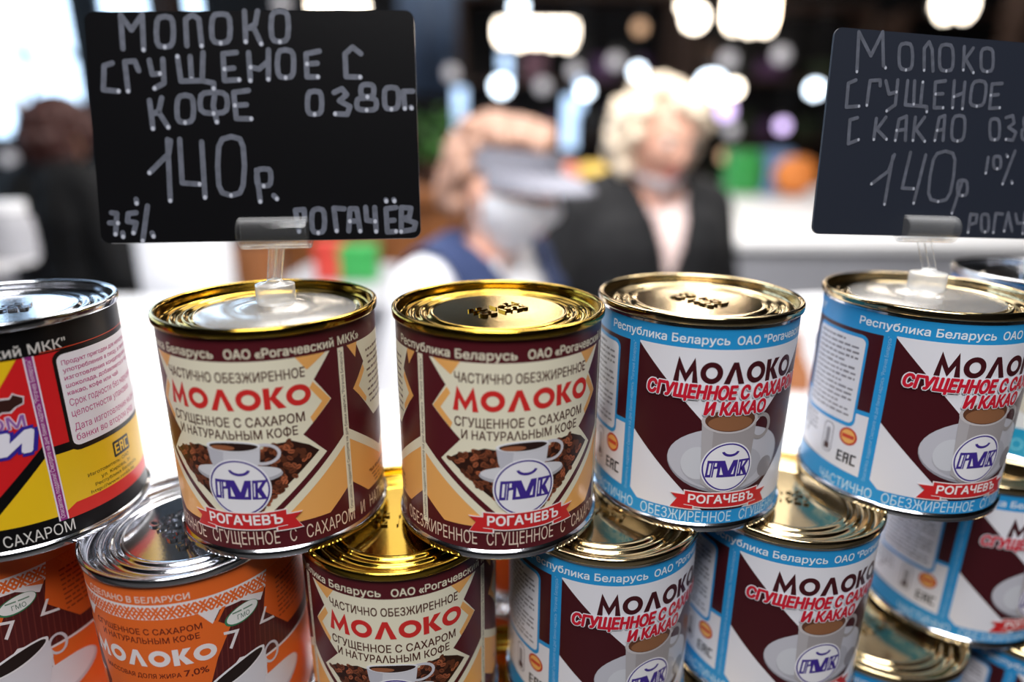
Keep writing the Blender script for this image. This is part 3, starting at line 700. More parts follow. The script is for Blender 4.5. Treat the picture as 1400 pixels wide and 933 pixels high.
# ================================================================= price signs and their holders
CHALK1 = [[[-41.0,62.0],[-41.0,72.4],[-37.9,67.8],[-34.2,72.5],[-34.5,61.6]],[[-27.7,62.4],[-29.5,62.8],[-30.1,64.0],[-30.1,67.2],[-29.7,70.3],[-28.9,71.5],[-27.1,71.9],[-25.3,71.5],[-24.7,70.3],[-24.7,67.1],[-25.1,64.0],[-25.9,62.8],[-27.7,62.4]],[[-20.7,62.8],[-20.6,71.0],[-18.4,72.4],[-16.4,71.0],[-16.0,62.7]],[[-9.9,63.5],[-11.8,63.9],[-12.5,65.1],[-12.6,68.1],[-12.1,71.1],[-11.3,72.3],[-9.3,72.6],[-7.4,72.3],[-6.7,71.1],[-6.6,68.1],[-7.0,65.1],[-7.9,63.9],[-9.9,63.5]],[[-1.8,73.4],[-1.9,63.9]],[[2.4,73.4],[1.4,69.3],[-0.8,68.2],[0.9,68.2],[3.0,63.2]],[[9.0,63.8],[7.2,64.2],[6.5,65.5],[6.4,68.6],[6.8,71.8],[7.6,73.0],[9.5,73.4],[11.3,73.0],[11.9,71.8],[12.0,68.6],[11.6,65.4],[10.8,64.2],[9.0,63.8]],[[-44.7,57.5],[-47.3,56.7],[-48.1,49.2],[-43.3,48.7]],[[-40.3,48.7],[-40.7,57.9],[-37.5,58.1],[-36.5,55.1]],[[-32.9,58.3],[-32.3,53.9],[-29.8,54.1]],[[-28.6,58.6],[-28.7,51.1],[-31.8,49.5]],[[-23.9,59.4],[-23.3,51.7],[-16.5,51.8],[-15.7,60.6]],[[-19.9,59.4],[-19.9,52.3]],[[-16.5,51.8],[-12.9,51.0],[-13.0,49.3]],[[-5.1,60.6],[-9.4,60.2],[-9.4,51.8],[-4.7,52.0]],[[-9.2,55.4],[-6.2,55.7]],[[-1.2,60.5],[-1.1,51.7]],[[5.2,61.3],[4.7,52.1]],[[-0.8,55.9],[1.9,55.3],[5.0,57.8]],[[10.3,52.5],[8.5,52.9],[7.9,54.0],[7.8,56.9],[8.2,59.8],[8.9,61.0],[10.7,61.3],[12.4,60.9],[13.1,59.8],[13.1,56.9],[12.8,54.0],[12.0,52.8],[10.3,52.5]],[[21.5,60.8],[17.2,60.0],[17.2,52.7],[20.7,52.7]],[[17.4,56.8],[20.7,57.0]],[[34.9,59.9],[32.3,62.0],[29.8,59.9],[29.8,52.7],[34.4,52.5]],[[-33.7,45.7],[-33.2,36.8]],[[-29.8,46.5],[-31.0,42.3],[-33.2,41.5],[-31.0,41.9],[-28.3,37.2]],[[-22.8,38.6],[-24.6,39.0],[-25.2,40.1],[-25.2,43.0],[-24.8,45.8],[-24.0,46.9],[-22.2,47.3],[-20.5,46.9],[-19.9,45.8],[-19.8,42.9],[-20.2,40.1],[-21.0,39.0],[-22.8,38.6]],[[-13.5,41.4],[-16.4,41.7],[-17.5,42.6],[-17.7,44.9],[-17.2,47.1],[-16.0,47.9],[-13.1,48.2],[-10.2,47.9],[-9.1,47.0],[-8.8,44.8],[-9.3,42.5],[-10.5,41.7],[-13.5,41.4]],[[-12.6,48.4],[-13.5,43.8],[-12.6,38.7]],[[-1.9,48.6],[-6.7,48.0],[-6.3,39.7],[-1.5,39.6]],[[-6.5,43.9],[-2.8,44.1]],[[19.1,40.8],[17.5,41.1],[16.9,42.1],[16.9,44.5],[17.2,46.9],[17.8,47.9],[19.4,48.2],[21.0,47.9],[21.5,46.9],[21.6,44.5],[21.3,42.0],[20.7,41.1],[19.1,40.8]],[[25.7,47.7],[28.3,48.9],[29.8,47.0],[27.3,45.0],[30.7,43.2],[29.7,40.7],[25.8,40.9]],[[36.5,46.2],[35.0,46.4],[34.5,46.9],[34.4,48.2],[34.6,49.5],[35.2,50.0],[36.6,50.2],[38.1,50.0],[38.6,49.5],[38.7,48.2],[38.5,46.9],[37.9,46.4],[36.5,46.2]],[[36.1,42.0],[33.9,42.2],[33.1,42.7],[32.9,44.0],[33.2,45.3],[34.1,45.8],[36.2,45.9],[38.4,45.7],[39.2,45.2],[39.4,43.9],[39.1,42.6],[38.3,42.1],[36.1,42.0]],[[44.2,42.2],[42.6,42.5],[42.1,43.5],[42.0,45.8],[42.2,48.1],[42.9,49.0],[44.4,49.2],[46.0,48.9],[46.6,48.0],[46.7,45.7],[46.4,43.4],[45.8,42.5],[44.2,42.2]],[[48.6,42.4],[48.3,47.9],[51.4,47.9]],[[50.6,42.8],[50.8,42.5]],[[-35.3,22.7],[-28.7,28.8],[-27.9,32.9]],[[-28.8,33.3],[-29.2,13.6]],[[-24.9,33.3],[-25.0,19.3],[-19.4,18.8]],[[-17.9,32.4],[-17.9,14.5]],[[-9.4,15.0],[-12.2,15.9],[-13.2,18.3],[-13.2,24.6],[-12.5,30.8],[-11.2,33.2],[-8.3,34.0],[-5.5,33.2],[-4.6,30.7],[-4.5,24.5],[-5.3,18.2],[-6.5,15.8],[-9.4,15.0]],[[-0.7,23.1],[0.0,12.9]],[[1.4,17.9],[-0.2,18.2],[-0.7,18.9],[-0.8,20.8],[-0.5,22.6],[0.1,23.3],[1.7,23.5],[3.3,23.3],[3.8,22.6],[3.9,20.7],[3.6,18.8],[3.0,18.1],[1.4,17.9]],[[4.5,14.8],[5.5,13.7]],[[-48.4,10.0],[-46.7,9.7],[-47.6,3.0]],[[-49.3,6.7],[-46.6,6.6]],[[-45.3,3.4],[-45.2,2.1]],[[-40.5,9.9],[-43.1,9.6],[-43.5,7.1],[-40.7,6.6],[-41.8,3.3]],[[-40.2,14.2],[-40.1,12.9]],[[-36.7,12.0],[-39.0,0.7]],[[-35.8,3.2],[-35.4,2.1]],[[12.2,2.9],[11.3,9.9],[14.2,10.1],[14.3,6.4],[11.9,5.4]],[[18.5,2.3],[17.1,2.7],[16.6,3.7],[16.5,6.3],[16.8,8.9],[17.4,9.9],[18.8,10.3],[20.2,9.9],[20.7,8.9],[20.8,6.3],[20.5,3.7],[19.9,2.7],[18.5,2.3]],[[24.6,2.9],[24.0,10.4],[27.4,10.1]],[[28.6,2.8],[29.3,10.1],[31.5,10.1],[32.4,2.7]],[[29.1,6.0],[32.0,6.1]],[[34.5,10.5],[34.7,6.2],[37.5,5.8]],[[37.5,10.4],[37.7,2.5]],[[44.5,10.3],[41.2,9.9],[41.4,2.2],[44.3,2.4]],[[41.4,5.9],[43.8,6.1]],[[41.3,12.8],[41.4,12.4]],[[43.9,12.9],[44.1,12.4]],[[46.0,2.3],[46.3,10.3],[49.5,10.0],[48.9,7.1],[46.5,6.6],[50.9,5.1],[50.3,3.0],[46.0,2.3]]]
CHALK2 = [[[-41.9,58.9],[-43.0,72.4],[-37.0,64.7],[-33.4,73.1],[-31.4,61.6]],[[-30.6,61.2],[-30.4,60.9]],[[-21.9,60.7],[-23.8,61.0],[-24.8,62.1],[-25.5,65.1],[-25.7,68.2],[-25.2,69.4],[-23.4,69.9],[-21.5,69.7],[-20.6,68.5],[-19.8,65.5],[-19.6,62.4],[-20.1,61.2],[-21.9,60.7]],[[-14.3,61.1],[-15.5,68.7],[-13.8,71.0],[-12.1,68.5],[-10.5,61.1]],[[-4.9,61.4],[-6.9,61.6],[-7.9,62.8],[-8.6,65.8],[-8.9,68.9],[-8.4,70.1],[-6.5,70.6],[-4.5,70.4],[-3.5,69.2],[-2.7,66.2],[-2.4,63.1],[-2.9,61.9],[-4.9,61.4]],[[1.3,70.3],[2.3,62.2]],[[5.2,70.1],[2.6,66.1],[6.8,61.5]],[[12.7,62.2],[10.8,62.5],[9.9,63.5],[9.2,66.2],[8.9,68.9],[9.4,70.0],[11.1,70.5],[13.0,70.2],[13.9,69.2],[14.6,66.5],[14.9,63.8],[14.4,62.7],[12.7,62.2]],[[-41.9,56.0],[-44.8,54.7],[-44.5,46.4],[-39.4,47.0]],[[-36.2,47.5],[-36.1,56.1],[-32.0,56.6],[-31.7,54.6]],[[-29.6,56.4],[-27.6,51.9],[-24.6,52.8]],[[-24.7,57.0],[-24.4,48.3],[-27.7,45.9]],[[-20.5,57.0],[-20.2,48.5],[-13.7,48.4],[-14.1,56.9]],[[-17.6,57.1],[-16.7,48.9]],[[-13.7,48.4],[-11.0,48.3],[-10.7,46.5]],[[-4.6,57.9],[-8.8,57.2],[-7.8,48.1],[-4.0,48.3]],[[-8.0,53.0],[-4.9,53.3]],[[-0.8,58.1],[0.1,48.5]],[[3.8,57.9],[4.4,48.4]],[[-0.0,52.5],[4.1,54.2]],[[10.5,49.6],[8.3,49.9],[7.4,51.0],[7.1,54.0],[7.2,57.0],[8.0,58.3],[10.1,58.8],[12.3,58.5],[13.2,57.4],[13.6,54.4],[13.5,51.3],[12.7,50.1],[10.5,49.6]],[[20.1,58.4],[15.7,57.9],[16.3,49.1],[20.7,49.6]],[[15.9,53.9],[19.2,54.3]],[[-39.4,42.9],[-42.4,42.0],[-41.9,33.5],[-37.9,35.1]],[[-31.5,43.0],[-31.5,35.5]],[[-27.6,43.7],[-30.7,39.2],[-26.2,35.8]],[[-22.4,35.6],[-22.0,43.2],[-19.0,44.5],[-18.1,35.8]],[[-22.4,39.2],[-18.7,39.7]],[[-15.2,44.3],[-14.9,35.9]],[[-11.3,44.5],[-14.3,40.0],[-9.8,35.8]],[[-5.5,36.3],[-5.0,44.6],[-2.7,45.5],[-1.9,36.5]],[[-5.1,40.0],[-2.5,40.5]],[[4.4,36.5],[2.5,36.8],[1.6,38.0],[1.1,41.1],[1.1,44.1],[1.7,45.4],[3.6,45.9],[5.5,45.6],[6.3,44.4],[6.8,41.3],[6.9,38.2],[6.2,37.0],[4.4,36.5]],[[20.8,37.7],[19.2,37.9],[18.5,38.9],[17.8,41.5],[17.5,44.1],[17.8,45.1],[19.2,45.5],[20.8,45.3],[21.6,44.3],[22.3,41.7],[22.6,39.1],[22.2,38.1],[20.8,37.7]],[[24.2,46.1],[27.1,47.0],[28.3,44.4],[26.1,42.6],[29.8,40.9],[29.0,37.9],[25.8,38.1]],[[34.7,43.0],[33.5,43.1],[32.9,43.6],[32.5,44.9],[32.3,46.2],[32.7,46.7],[33.9,46.9],[35.2,46.8],[35.8,46.3],[36.2,45.1],[36.3,43.8],[35.9,43.2],[34.7,43.0]],[[35.7,38.3],[33.9,38.4],[33.1,39.0],[32.6,40.4],[32.5,41.8],[33.1,42.4],[34.8,42.6],[36.6,42.6],[37.4,42.0],[38.0,40.6],[38.0,39.2],[37.4,38.6],[35.7,38.3]],[[43.6,38.9],[42.0,39.2],[41.1,40.3],[40.3,43.1],[39.9,46.0],[40.3,47.2],[41.7,47.6],[43.3,47.3],[44.1,46.2],[44.9,43.4],[45.4,40.5],[45.0,39.3],[43.6,38.9]],[[48.8,39.1],[46.8,46.4],[50.6,46.8]],[[-30.1,19.3],[-23.6,24.2],[-21.9,30.4]],[[-22.5,29.8],[-23.4,11.9]],[[-15.2,31.5],[-16.7,18.2],[-11.7,18.1]],[[-8.5,30.8],[-10.8,12.7]],[[-0.1,13.6],[-3.5,14.3],[-4.9,16.7],[-5.3,23.0],[-4.9,29.2],[-3.6,31.6],[-0.2,32.6],[3.2,31.9],[4.6,29.6],[5.1,23.4],[4.7,17.1],[3.4,14.5],[-0.1,13.6]],[[9.3,21.6],[6.8,9.3]],[[10.3,16.2],[8.8,16.4],[8.1,17.1],[7.5,19.1],[7.4,21.0],[7.8,21.8],[9.2,22.1],[10.8,21.9],[11.5,21.1],[12.0,19.2],[12.2,17.2],[11.7,16.5],[10.3,16.2]],[[19.2,31.0],[19.2,25.1]],[[24.0,26.9],[22.9,27.1],[22.3,27.7],[21.9,29.2],[21.7,30.8],[22.0,31.4],[23.1,31.6],[24.3,31.5],[24.8,30.9],[25.3,29.3],[25.4,27.8],[25.1,27.2],[24.0,26.9]],[[30.9,33.9],[27.7,21.3]],[[27.3,32.3],[27.9,31.7]],[[31.6,22.4],[32.0,21.7]],[[15.5,2.1],[15.3,9.2],[18.3,9.0],[18.4,5.9],[15.7,5.2]],[[23.2,2.4],[22.0,2.7],[21.4,3.6],[20.8,5.9],[20.5,8.2],[20.8,9.1],[21.9,9.4],[23.1,9.2],[23.7,8.3],[24.3,6.0],[24.6,3.7],[24.3,2.8],[23.2,2.4]],[[27.1,2.3],[26.8,9.8],[30.0,9.6]],[[32.0,3.0],[32.5,10.2],[35.7,3.1]],[[36.1,9.8],[37.5,6.2],[40.7,6.4]],[[40.2,10.4],[40.9,2.2]],[[48.5,10.1],[45.0,10.0],[46.0,2.6],[49.9,2.6]],[[45.5,6.4],[48.4,6.4]]]
SIGN_BLACK = mat('black_sign_plastic', (13, 13, 15), 0.28, spec=0.14, bump=0.02, nscale=300)
SIGN_SHEEN = mat('sheen_black_sign_plastic', (30, 35, 47), 0.5, spec=0.35, bump=0.02, nscale=300)  # black sign whose bluish reflected sheen is put into the base colour
CHALK = mat('chalk_marker', (76, 80, 92), 0.7, noise=0.55, nscale=420)
CHALKB = mat('chalk_marker_blob', (158, 162, 174), 0.7)
def price_sign(base, ang, strokes, w, label, sm):
    a, b, c = ang
    Rm = Matrix.Rotation(a, 4, 'Z') @ Matrix.Rotation(b, 4, 'X') @ Matrix.Rotation(c, 4, 'Y')
    bm = bmesh.new()
    W_, H_, T, r = .0525, .0735, .0005, .003
    pts = []
    for cx, cz, a0 in ((W_ - r, r, -90), (W_ - r, H_ - r, 0), (-W_ + r, H_ - r, 90), (-W_ + r, r, 180)):
        for k in range(6):
            q = math.radians(a0 + 18 * k); pts.append((cx + r * math.cos(q), cz + r * math.sin(q)))
    f = bm.faces.new([bm.verts.new((x, -T, z)) for x, z in pts])
    e = bmesh.ops.extrude_face_region(bm, geom=[f])
    bmesh.ops.translate(bm, verts=[g for g in e['geom'] if isinstance(g, bmesh.types.BMVert)], vec=(0, 2 * T, 0))
    bmesh.ops.recalc_face_normals(bm, faces=bm.faces)
    s = obj('price_sign', bm, sm)
    M = Rm.copy(); M.translation = Vector((base[0], base[1], base[2] + CZ)); s.matrix_world = M
    tag(s, label, 'sign', 'black price signs')
    bm = bmesh.new()
    y = -T - .00006
    def quad(p, mi, yy):
        vs = [bm.verts.new((q[0] * .001, yy, q[1] * .001)) for q in p]
        fc = bm.faces.new(vs); fc.normal_update()
        if fc.normal.y > 0: fc.normal_flip()
        fc.material_index = mi
    for si, st in enumerate(strokes):
        y = -T - .00006 - (si % 12) * 4.5e-6
        for sj, ((x0, z0), (x1, z1)) in enumerate(zip(st, st[1:])):
            L = math.hypot(x1 - x0, z1 - z0) or 1e-3
            nx, nz = -(z1 - z0) / L * w / 2, (x1 - x0) / L * w / 2
            quad([(x0 + nx, z0 + nz), (x1 + nx, z1 + nz), (x1 - nx, z1 - nz), (x0 - nx, z0 - nz)], 0, y - (sj % 2) * 1.5e-6)
        for sj, (x0, z0) in enumerate(st):
            quad([(x0 + w / 2 * math.cos(k * PI / 5), z0 + w / 2 * math.sin(k * PI / 5)) for k in range(10)], 0, y - 3e-6 - (sj % 2) * 1e-6)
        lo = min((st[0], st[-1]), key=lambda p: p[1])
        quad([(lo[0] + w * .36 * math.cos(k * PI / 5), lo[1] + w * .42 * math.sin(k * PI / 5)) for k in range(10)], 1, y - .00004)
    obj('chalk_lettering', bm, [CHALK, CHALKB], s)
    return s
s1 = price_sign((-.0833, .2156, -.0328), (.0396, -.212, -.0189), CHALK1, 1.75, 'large sharp black price sign with chalk lettering for coffee milk, held on the maroon tin', SIGN_BLACK)
s2 = price_sign((.1656, .2565, -.0353), (.1687, -.1063, .0373), CHALK2, 1.35, 'blurred black price sign with chalk lettering for cocoa milk at the right edge', SIGN_SHEEN)

def sign_holder(tin, sign, label):
    """clear split tube gripping the sign, twin stem, collar and suction disc on the lid"""
    tx, ty = tin
    z0 = CZ + ZU - .0031
    t = empty('sign_holder', (tx, ty, z0)); tag(t, label, 'sign holder', 'clear sign holders')
    bm = bmesh.new()                                       # suction disc: a shallow thin dome
    prof = [(0, .0042), (.006, .0040), (.010, .0030), (.0135, .0019), (.019, .0016), (.024, .0009), (.0272, .0003), (.0278, .0000), (.0270, -.0001), (.0235, .0004), (.0188, .0011), (.013, .0013), (.0, .0016)]
    lathe(bm, smooth_profile(prof, 3), 72)
    obj('suction_disc', bm, DISC, t, smooth=True)
    bm = bmesh.new()
    lathe(bm, smooth_profile([(0, .0030), (.0064, .0030), (.0068, .0036), (.0068, .0092), (.0062, .0099), (.0030, .0106), (.0024, .0114), (0, .0114)], 2), 32)
    obj('collar', bm, GLOW, t, smooth=True)
    # tube centre sits on the lower edge of the sign
    Mw = sign.matrix_world
    cen = Mw @ Vector((.0042, 0, .0026)) if tx < 0 else Mw @ Vector((.0, 0, .0026))
    if tx > 0: cen = Mw @ Vector((-.0030, 0, .0030))
    inv = Vector((tx, ty, z0))
    c = cen - inv
    bm = bmesh.new()
    for dx in (-.0014, .0014):
        cyl(bm, (dx, 0, .0112), (c.x + dx, c.y, c.z - .0046), .00125, seg=14)
    bx(bm, -.0011, .0011, -.0004, .0004, .0112, .0112 + .001)
    obj('stem', bm, CLEAR, t, smooth=True, angle=40)
    bm = bmesh.new()
    ro, ri, hl = .0052, .0043, .0112
    n = 30; a0, a1 = math.radians(90 + 9), math.radians(450 - 9)
    prof = [(ro * math.cos(a0 + (a1 - a0) * k / n), ro * math.sin(a0 + (a1 - a0) * k / n)) for k in range(n + 1)] + [(ri * math.cos(a1 - (a1 - a0) * k / n), ri * math.sin(a1 - (a1 - a0) * k / n)) for k in range(n + 1)]
    va = [bm.verts.new((-hl, y, z)) for y, z in prof]; vb = [bm.verts.new((hl, y, z)) for y, z in prof]
    m = len(prof)
    for k in range(m): bm.faces.new((va[k], va[(k + 1) % m], vb[(k + 1) % m], vb[k]))
    for k in range(n):
        bm.faces.new((va[k], va[k + 1], va[m - 2 - k], va[m - 1 - k])); bm.faces.new((vb[k], vb[k + 1], vb[m - 2 - k], vb[m - 1 - k]))
    # grips closing on the board
    bx(bm, -hl, hl, -.0012, -.00062, -.0040, .0050); bx(bm, -hl, hl, .00062, .0012, -.0040, .0050)
    bmesh.ops.recalc_face_normals(bm, faces=bm.faces)
    o = obj('clip_tube', bm, CLEAR, t, smooth=True, angle=35)
    o.matrix_parent_inverse = Matrix.Identity(4)
    o.location = c; o.rotation_euler = Mw.to_euler()
    return t
bpy.context.view_layer.update()
sign_holder((-.0848, .2262), s1, 'clear plastic sign holder with suction disc on the maroon coffee tin')
sign_holder((.1672, .2565), s2, 'clear plastic sign holder with suction disc on the cocoa tin at the right')

# ================================================================= the market hall
def at(px, py, Y):
    """world point at real distance Y from the camera plane, seen in direction (px, py) of the 1400 x 933 frame"""
    d = r2 * ((px - 700) / 883.76) + u2 * ((466.5 - py) / 883.76) + fw
    return Vector((0, 0, CZ)) + d * (Y / d.y)
CONC = mat('concrete_floor', (120, 118, 116), 0.5, noise=0.25, nscale=3)
DARKW = mat('dark_wall_paint', (22, 20, 22), 0.8, noise=0.4, nscale=2)
CEIL = mat('dark_ceiling_paint', (26, 26, 29), 0.85, noise=0.3, nscale=2)
FRAME = mat('dark_window_frame', (36, 40, 48), 0.5)
GLASS = clear_plastic('window_glass', (0.94, 0.97, 1.0))
WOOD = mat('brown_wood', (150, 92, 48), 0.5, noise=0.35, nscale=9)
WOODD = mat('dark_brown_wood', (66, 46, 36), 0.6, noise=0.3, nscale=9)
WHITE = mat('white_laminate', (238, 238, 240), 0.4, noise=0.03, nscale=14)
GREYP = mat('grey_panel', (168, 168, 174), 0.5, noise=0.08, nscale=6)
LEAF = mat('green_leaves', (62, 120, 44), 0.5, noise=0.5, nscale=30)
BLACKP = mat('black_plastic', (24, 24, 26), 0.45, noise=0.2, nscale=20)
def box_struct(name, x0, x1, y0, y1, z0, z1, m):
    bm = bmesh.new(); bx(bm, x0, x1, y0, y1, z0, z1)
    o = obj(name, bm, m); o['kind'] = 'structure'; return o
XL, XR, YF, YB, ZC = -9.0, 8.0, -3.0, 9.0, 5.6
box_struct('floor', XL, XR, YF, YB, -.1, 0, CONC)
box_struct('ceiling', XL - .2, XR + .2, YF - .2, YB + .2, ZC, ZC + .15, CEIL)
box_struct('wall_right', XR, XR + .2, YF, YB, 0, ZC, DARKW)
box_struct('wall_front', XL, XR, YF - .2, YF, 0, ZC, DARKW)
def wall_with_windows(name, axis, u0, u1, at_, panes, z0, z1, wn, first):
    """wall along x ('x') or y ('y') with glazed bays between u-pairs in panes"""
    bm = bmesh.new()
    def b(ua, ub, za, zb):
        if axis == 'x': bx(bm, ua, ub, at_, at_ + .2, za, zb)
        else: bx(bm, at_ - .2, at_, ua, ub, za, zb)
    b(u0, u1, 0, z0); b(u0, u1, z1, ZC)
    e = [u0] + [v for p in panes for v in p] + [u1]
    for ua, ub in zip(e[::2], e[1::2]):
        if ub - ua > .01: b(ua, ub, z0, z1)
    o = obj(name, bm, DARKW); o['kind'] = 'structure'
    for i, (ua, ub) in enumerate(panes):
        fb = bmesh.new(); n = 2; w = .035
        def fbx(x0, x1, za, zb):
            if axis == 'x': bx(fb, x0, x1, at_ + .02, at_ + .10, za, zb)
            else: bx(fb, at_ - .10, at_ - .02, x0, x1, za, zb)
        for k in range(n + 1):
            u = ua + (ub - ua) * k / n; u = min(max(u, ua + w), ub - w); fbx(u - w, u + w, z0, z1)
        zz = [z0 + w, z0 + 1.05, z0 + 2.4, z1 - w]
        for z in zz: fbx(ua, ub, z - w, z + w)
        f = obj('window_%d' % (first + i), fb, FRAME); f['kind'] = 'structure'
        gb = bmesh.new()
        if axis == 'x': bx(gb, ua, ub, at_ + .055, at_ + .063, z0, z1)
        else: bx(gb, at_ - .063, at_ - .055, ua, ub, z0, z1)
        obj('window_pane', gb, GLASS, f)
wall_with_windows('wall_back', 'x', XL, XR, YB, [(-8.9, -7.35), (-7.05, -5.6), (-5.3, -3.9)], 1.45, 5.3, 'b', 1)
wall_with_windows('wall_left', 'y', YF, YB, XL, [(2.2, 4.2), (4.5, 6.5), (6.8, 8.8)], 1.45, 5.3, 'l', 4)
for i, (px, Y, w) in enumerate(((892, 7.0, .34), (240, 7.5, .3), (1392, 6.0, .3))):
    x = at(px, 100, Y).x
    box_struct('trim_%d' % (i + 1), x - w / 2, x + w / 2, Y - .15, Y + .15, 0, ZC, WOODD)

def thing(name, label, cat, loc=(0, 0, 0), rz=0, group=None):
    return tag(empty(name, loc, rz), label, cat, group)
# ---- the display counter below the tins
ct = thing('display_counter', 'low black display counter beneath the stacked tins', 'counter', (0.05, .24, 0))
zt = CZ + ZB - H0 * .001
bm = bmesh.new(); bx(bm, -.60, .60, -.19, .15, zt - .03, zt, .004); obj('counter_top', bm, BLACKP, ct)
bm = bmesh.new(); bx(bm, -.57, .57, -.16, .12, 0, zt - .03); obj('counter_body', bm, DARKW, ct)
# ---- white table directly behind, a long counter to the right, a pale one at the left
def table(name, label, x0, x1, y0, y1, z, cat='table', front=GREYP, top=WHITE, th=.03):
    t = thing(name, label, cat, ((x0 + x1) / 2, (y0 + y1) / 2, 0))
    hx, hy = (x1 - x0) / 2, (y1 - y0) / 2
    bm = bmesh.new(); bx(bm, -hx, hx, -hy, hy, z - th, z, .006); obj('tabletop', bm, top, t)
    bm = bmesh.new(); bx(bm, -hx + .03, hx - .03, -hy + .03, hy - .03, .08, z - th); obj('front_panel', bm, front, t)
    bm = bmesh.new(); bx(bm, -hx + .06, hx - .06, -hy + .06, hy - .06, 0, .08); obj('plinth', bm, BLACKP, t)
    return t
TZ = CZ - .30
table('market_table', 'white market table right behind the maroon tins', -.75, .26, .45, .74, TZ)
table('market_table', 'low white table behind the gap between the black-labelled tin and the maroon tin', -.84, -.36, .78, 1.25, TZ)
table('market_table', 'white market table right behind the cocoa tins', .28, .95, .45, 1.02, TZ)
table('market_counter', 'long white counter with grey front at the right behind the seller in black', .46, 2.4, 1.98, 4.6, CZ - .29, 'counter')
table('market_counter', 'pale counter at the left edge behind the silver-lidded tin', -1.6, -.90, .95, 1.22, CZ - .20, 'counter')
# ---- wooden stall behind the two sellers
st = thing('wooden_stall', 'brown wooden stall counter behind the sellers', 'stall', (-.15, 3.0, 0))
bm = bmesh.new(); bx(bm, -.85, .52, -.3, .3, 1.24, 1.30, .01); obj('stall_top', bm, WOOD, st)
bm = bmesh.new()
for k in range(9): bx(bm, -.82 + k * .148, -.82 + k * .148 + .140, -.27, -.24, .05, 1.24, .004)
bx(bm, -.82, .49, -.24, .27, 0, 1.24); obj('plank_front', bm, WOOD, st)
def plant(x, y, z, h, label, n=70, seed=1):
    R_ = random.Random(seed)
    t = thing('potted_plant', label, 'plant', (x, y, z), 0, 'plants on the wooden stall')
    bm = bmesh.new(); lathe(bm, [(0, 0), (.055, 0), (.075, .10), (.08, .11), (.07, .11), (.066, .09), (0, .09)], 20); obj('pot', bm, WOODD, t, smooth=True, angle=40)
    bm = bmesh.new()
    for k in range(n):
        a = R_.uniform(0, 2 * PI); r = R_.uniform(.01, .15); zz = .10 + R_.uniform(.02, h)
        c = Vector((r * math.cos(a), r * math.sin(a), zz)); s_ = R_.uniform(.03, .055)
        q = Euler((R_.uniform(-.9, .9), R_.uniform(-.9, .9), a)).to_matrix()
        vs = [bm.verts.new(c + q @ Vector(p) * s_) for p in ((0, 0, 0), (.5, -.35, .12), (1.2, 0, -.05), (.5, .35, .12))]
        bm.faces.new(vs)
        if k % 3 == 0: cyl(bm, (0, 0, .09), c, .003, .002, 5)
    obj('foliage', bm, LEAF, t)
    return t
plant(at(592, 250, 2.9).x, 2.95, 1.30, .22, 'leafy green plant on the wooden stall beside the large sign', seed=1)
plant(at(500, 250, 3.0).x, 3.05, 1.30, .26, 'leafy green plant on the wooden stall behind the large sign', seed=2)
# ---- fruit and goods on the stall and counters
def fruit(px, Y, z, r, m, label, cat='fruit', group=None):
    x = at(px, 250, Y).x
    bm = bmesh.new(); sph(bm, (0, 0, r), r, 20, 14, (1, 1, .94))
    for v in bm.verts:
        if v.co.z > r * 1.6: v.co.z -= r * .25 * max(0, 1 - (v.co.xy.length / (r * .35)) ** 2)
    o = obj('round_fruit', bm, m, smooth=True); o.location = (x, Y, z)
    sb = bmesh.new(); cyl(sb, (0, 0, r * 1.6), (.002, 0, r * 2.02), r * .06, r * .04, 6); obj('stem', sb, WOODD, o)
    return tag(o, label, cat, group)
ORG = mat('orange_peel', (240, 140, 60), 0.5, bump=.3, nscale=200)
YEL = mat('yellow_peel', (246, 206, 96), 0.45, noise=.1)
PCH = mat('pink_peel', (236, 150, 130), 0.5, noise=.2)
for k, (px, dz, m, tx) in enumerate(((806, 0, YEL, 'leftmost yellow fruit on the stall between the two sellers'), (822, 0, YEL, 'middle yellow fruit on the stall between the two sellers'), (838, 0, YEL, 'yellow fruit on the stall against the black coat'), (776, 0, PCH, 'pinkish fruit by the tip of the visor'))):
    fruit(px, 2.75, 1.30, .062, m, tx, group='fruit on the stall')
bm = bmesh.new(); bx(bm, -.14, .14, -.12, .12, 0, .0)  # goods crate on the counter
bm.free()
def crate(name, label, cat, x, y, z, w, d, h, m, slats=3):
    t = thing(name, label, cat, (x, y, z))
    bm = bmesh.new(); bx(bm, -w / 2, w / 2, -d / 2, d / 2, 0, .012); obj('crate_floor', bm, m, t)
    for s in (-1, 1):
        bm = bmesh.new()
        for k in range(slats): bx(bm, -w / 2, w / 2, s * (d / 2 - .006) - .006, s * (d / 2 - .006) + .006, .012 + k * (h - .012) / slats, .012 + (k + .86) * (h - .012) / slats, .002)
        obj('long_side', bm, m, t)
        bm = bmesh.new()
        for k in range(slats): bx(bm, s * (w / 2 - .006) - .006, s * (w / 2 - .006) + .006, -d / 2 + .012, d / 2 - .012, .012 + k * (h - .012) / slats, .012 + (k + .86) * (h - .012) / slats, .002)
        obj('short_side', bm, m, t)
    return t
def carton(name, label, cat, c, w, d, h, m, lidm=None, rz=0, group=None):
    t = thing(name, label, cat, c, rz, group)
    bm = bmesh.new(); bx(bm, -w / 2, w / 2, -d / 2, d / 2, 0, h, min(w, h) * .06); obj('pack_body', bm, m, t, smooth=True, angle=40)
    bm = bmesh.new(); bx(bm, -w / 2 - .003, w / 2 + .003, -d / 2 - .003, d / 2 + .003, h * .8, h + .004, min(w, h) * .05); obj('pack_lid', bm, lidm or m, t, smooth=True, angle=40)
    return t
GREEN = mat('green_wrapper', (60, 168, 84), 0.4, noise=.3, nscale=30)
BLUEP = mat('light_blue_wrapper', (128, 170, 226), 0.4, noise=.25, nscale=30)
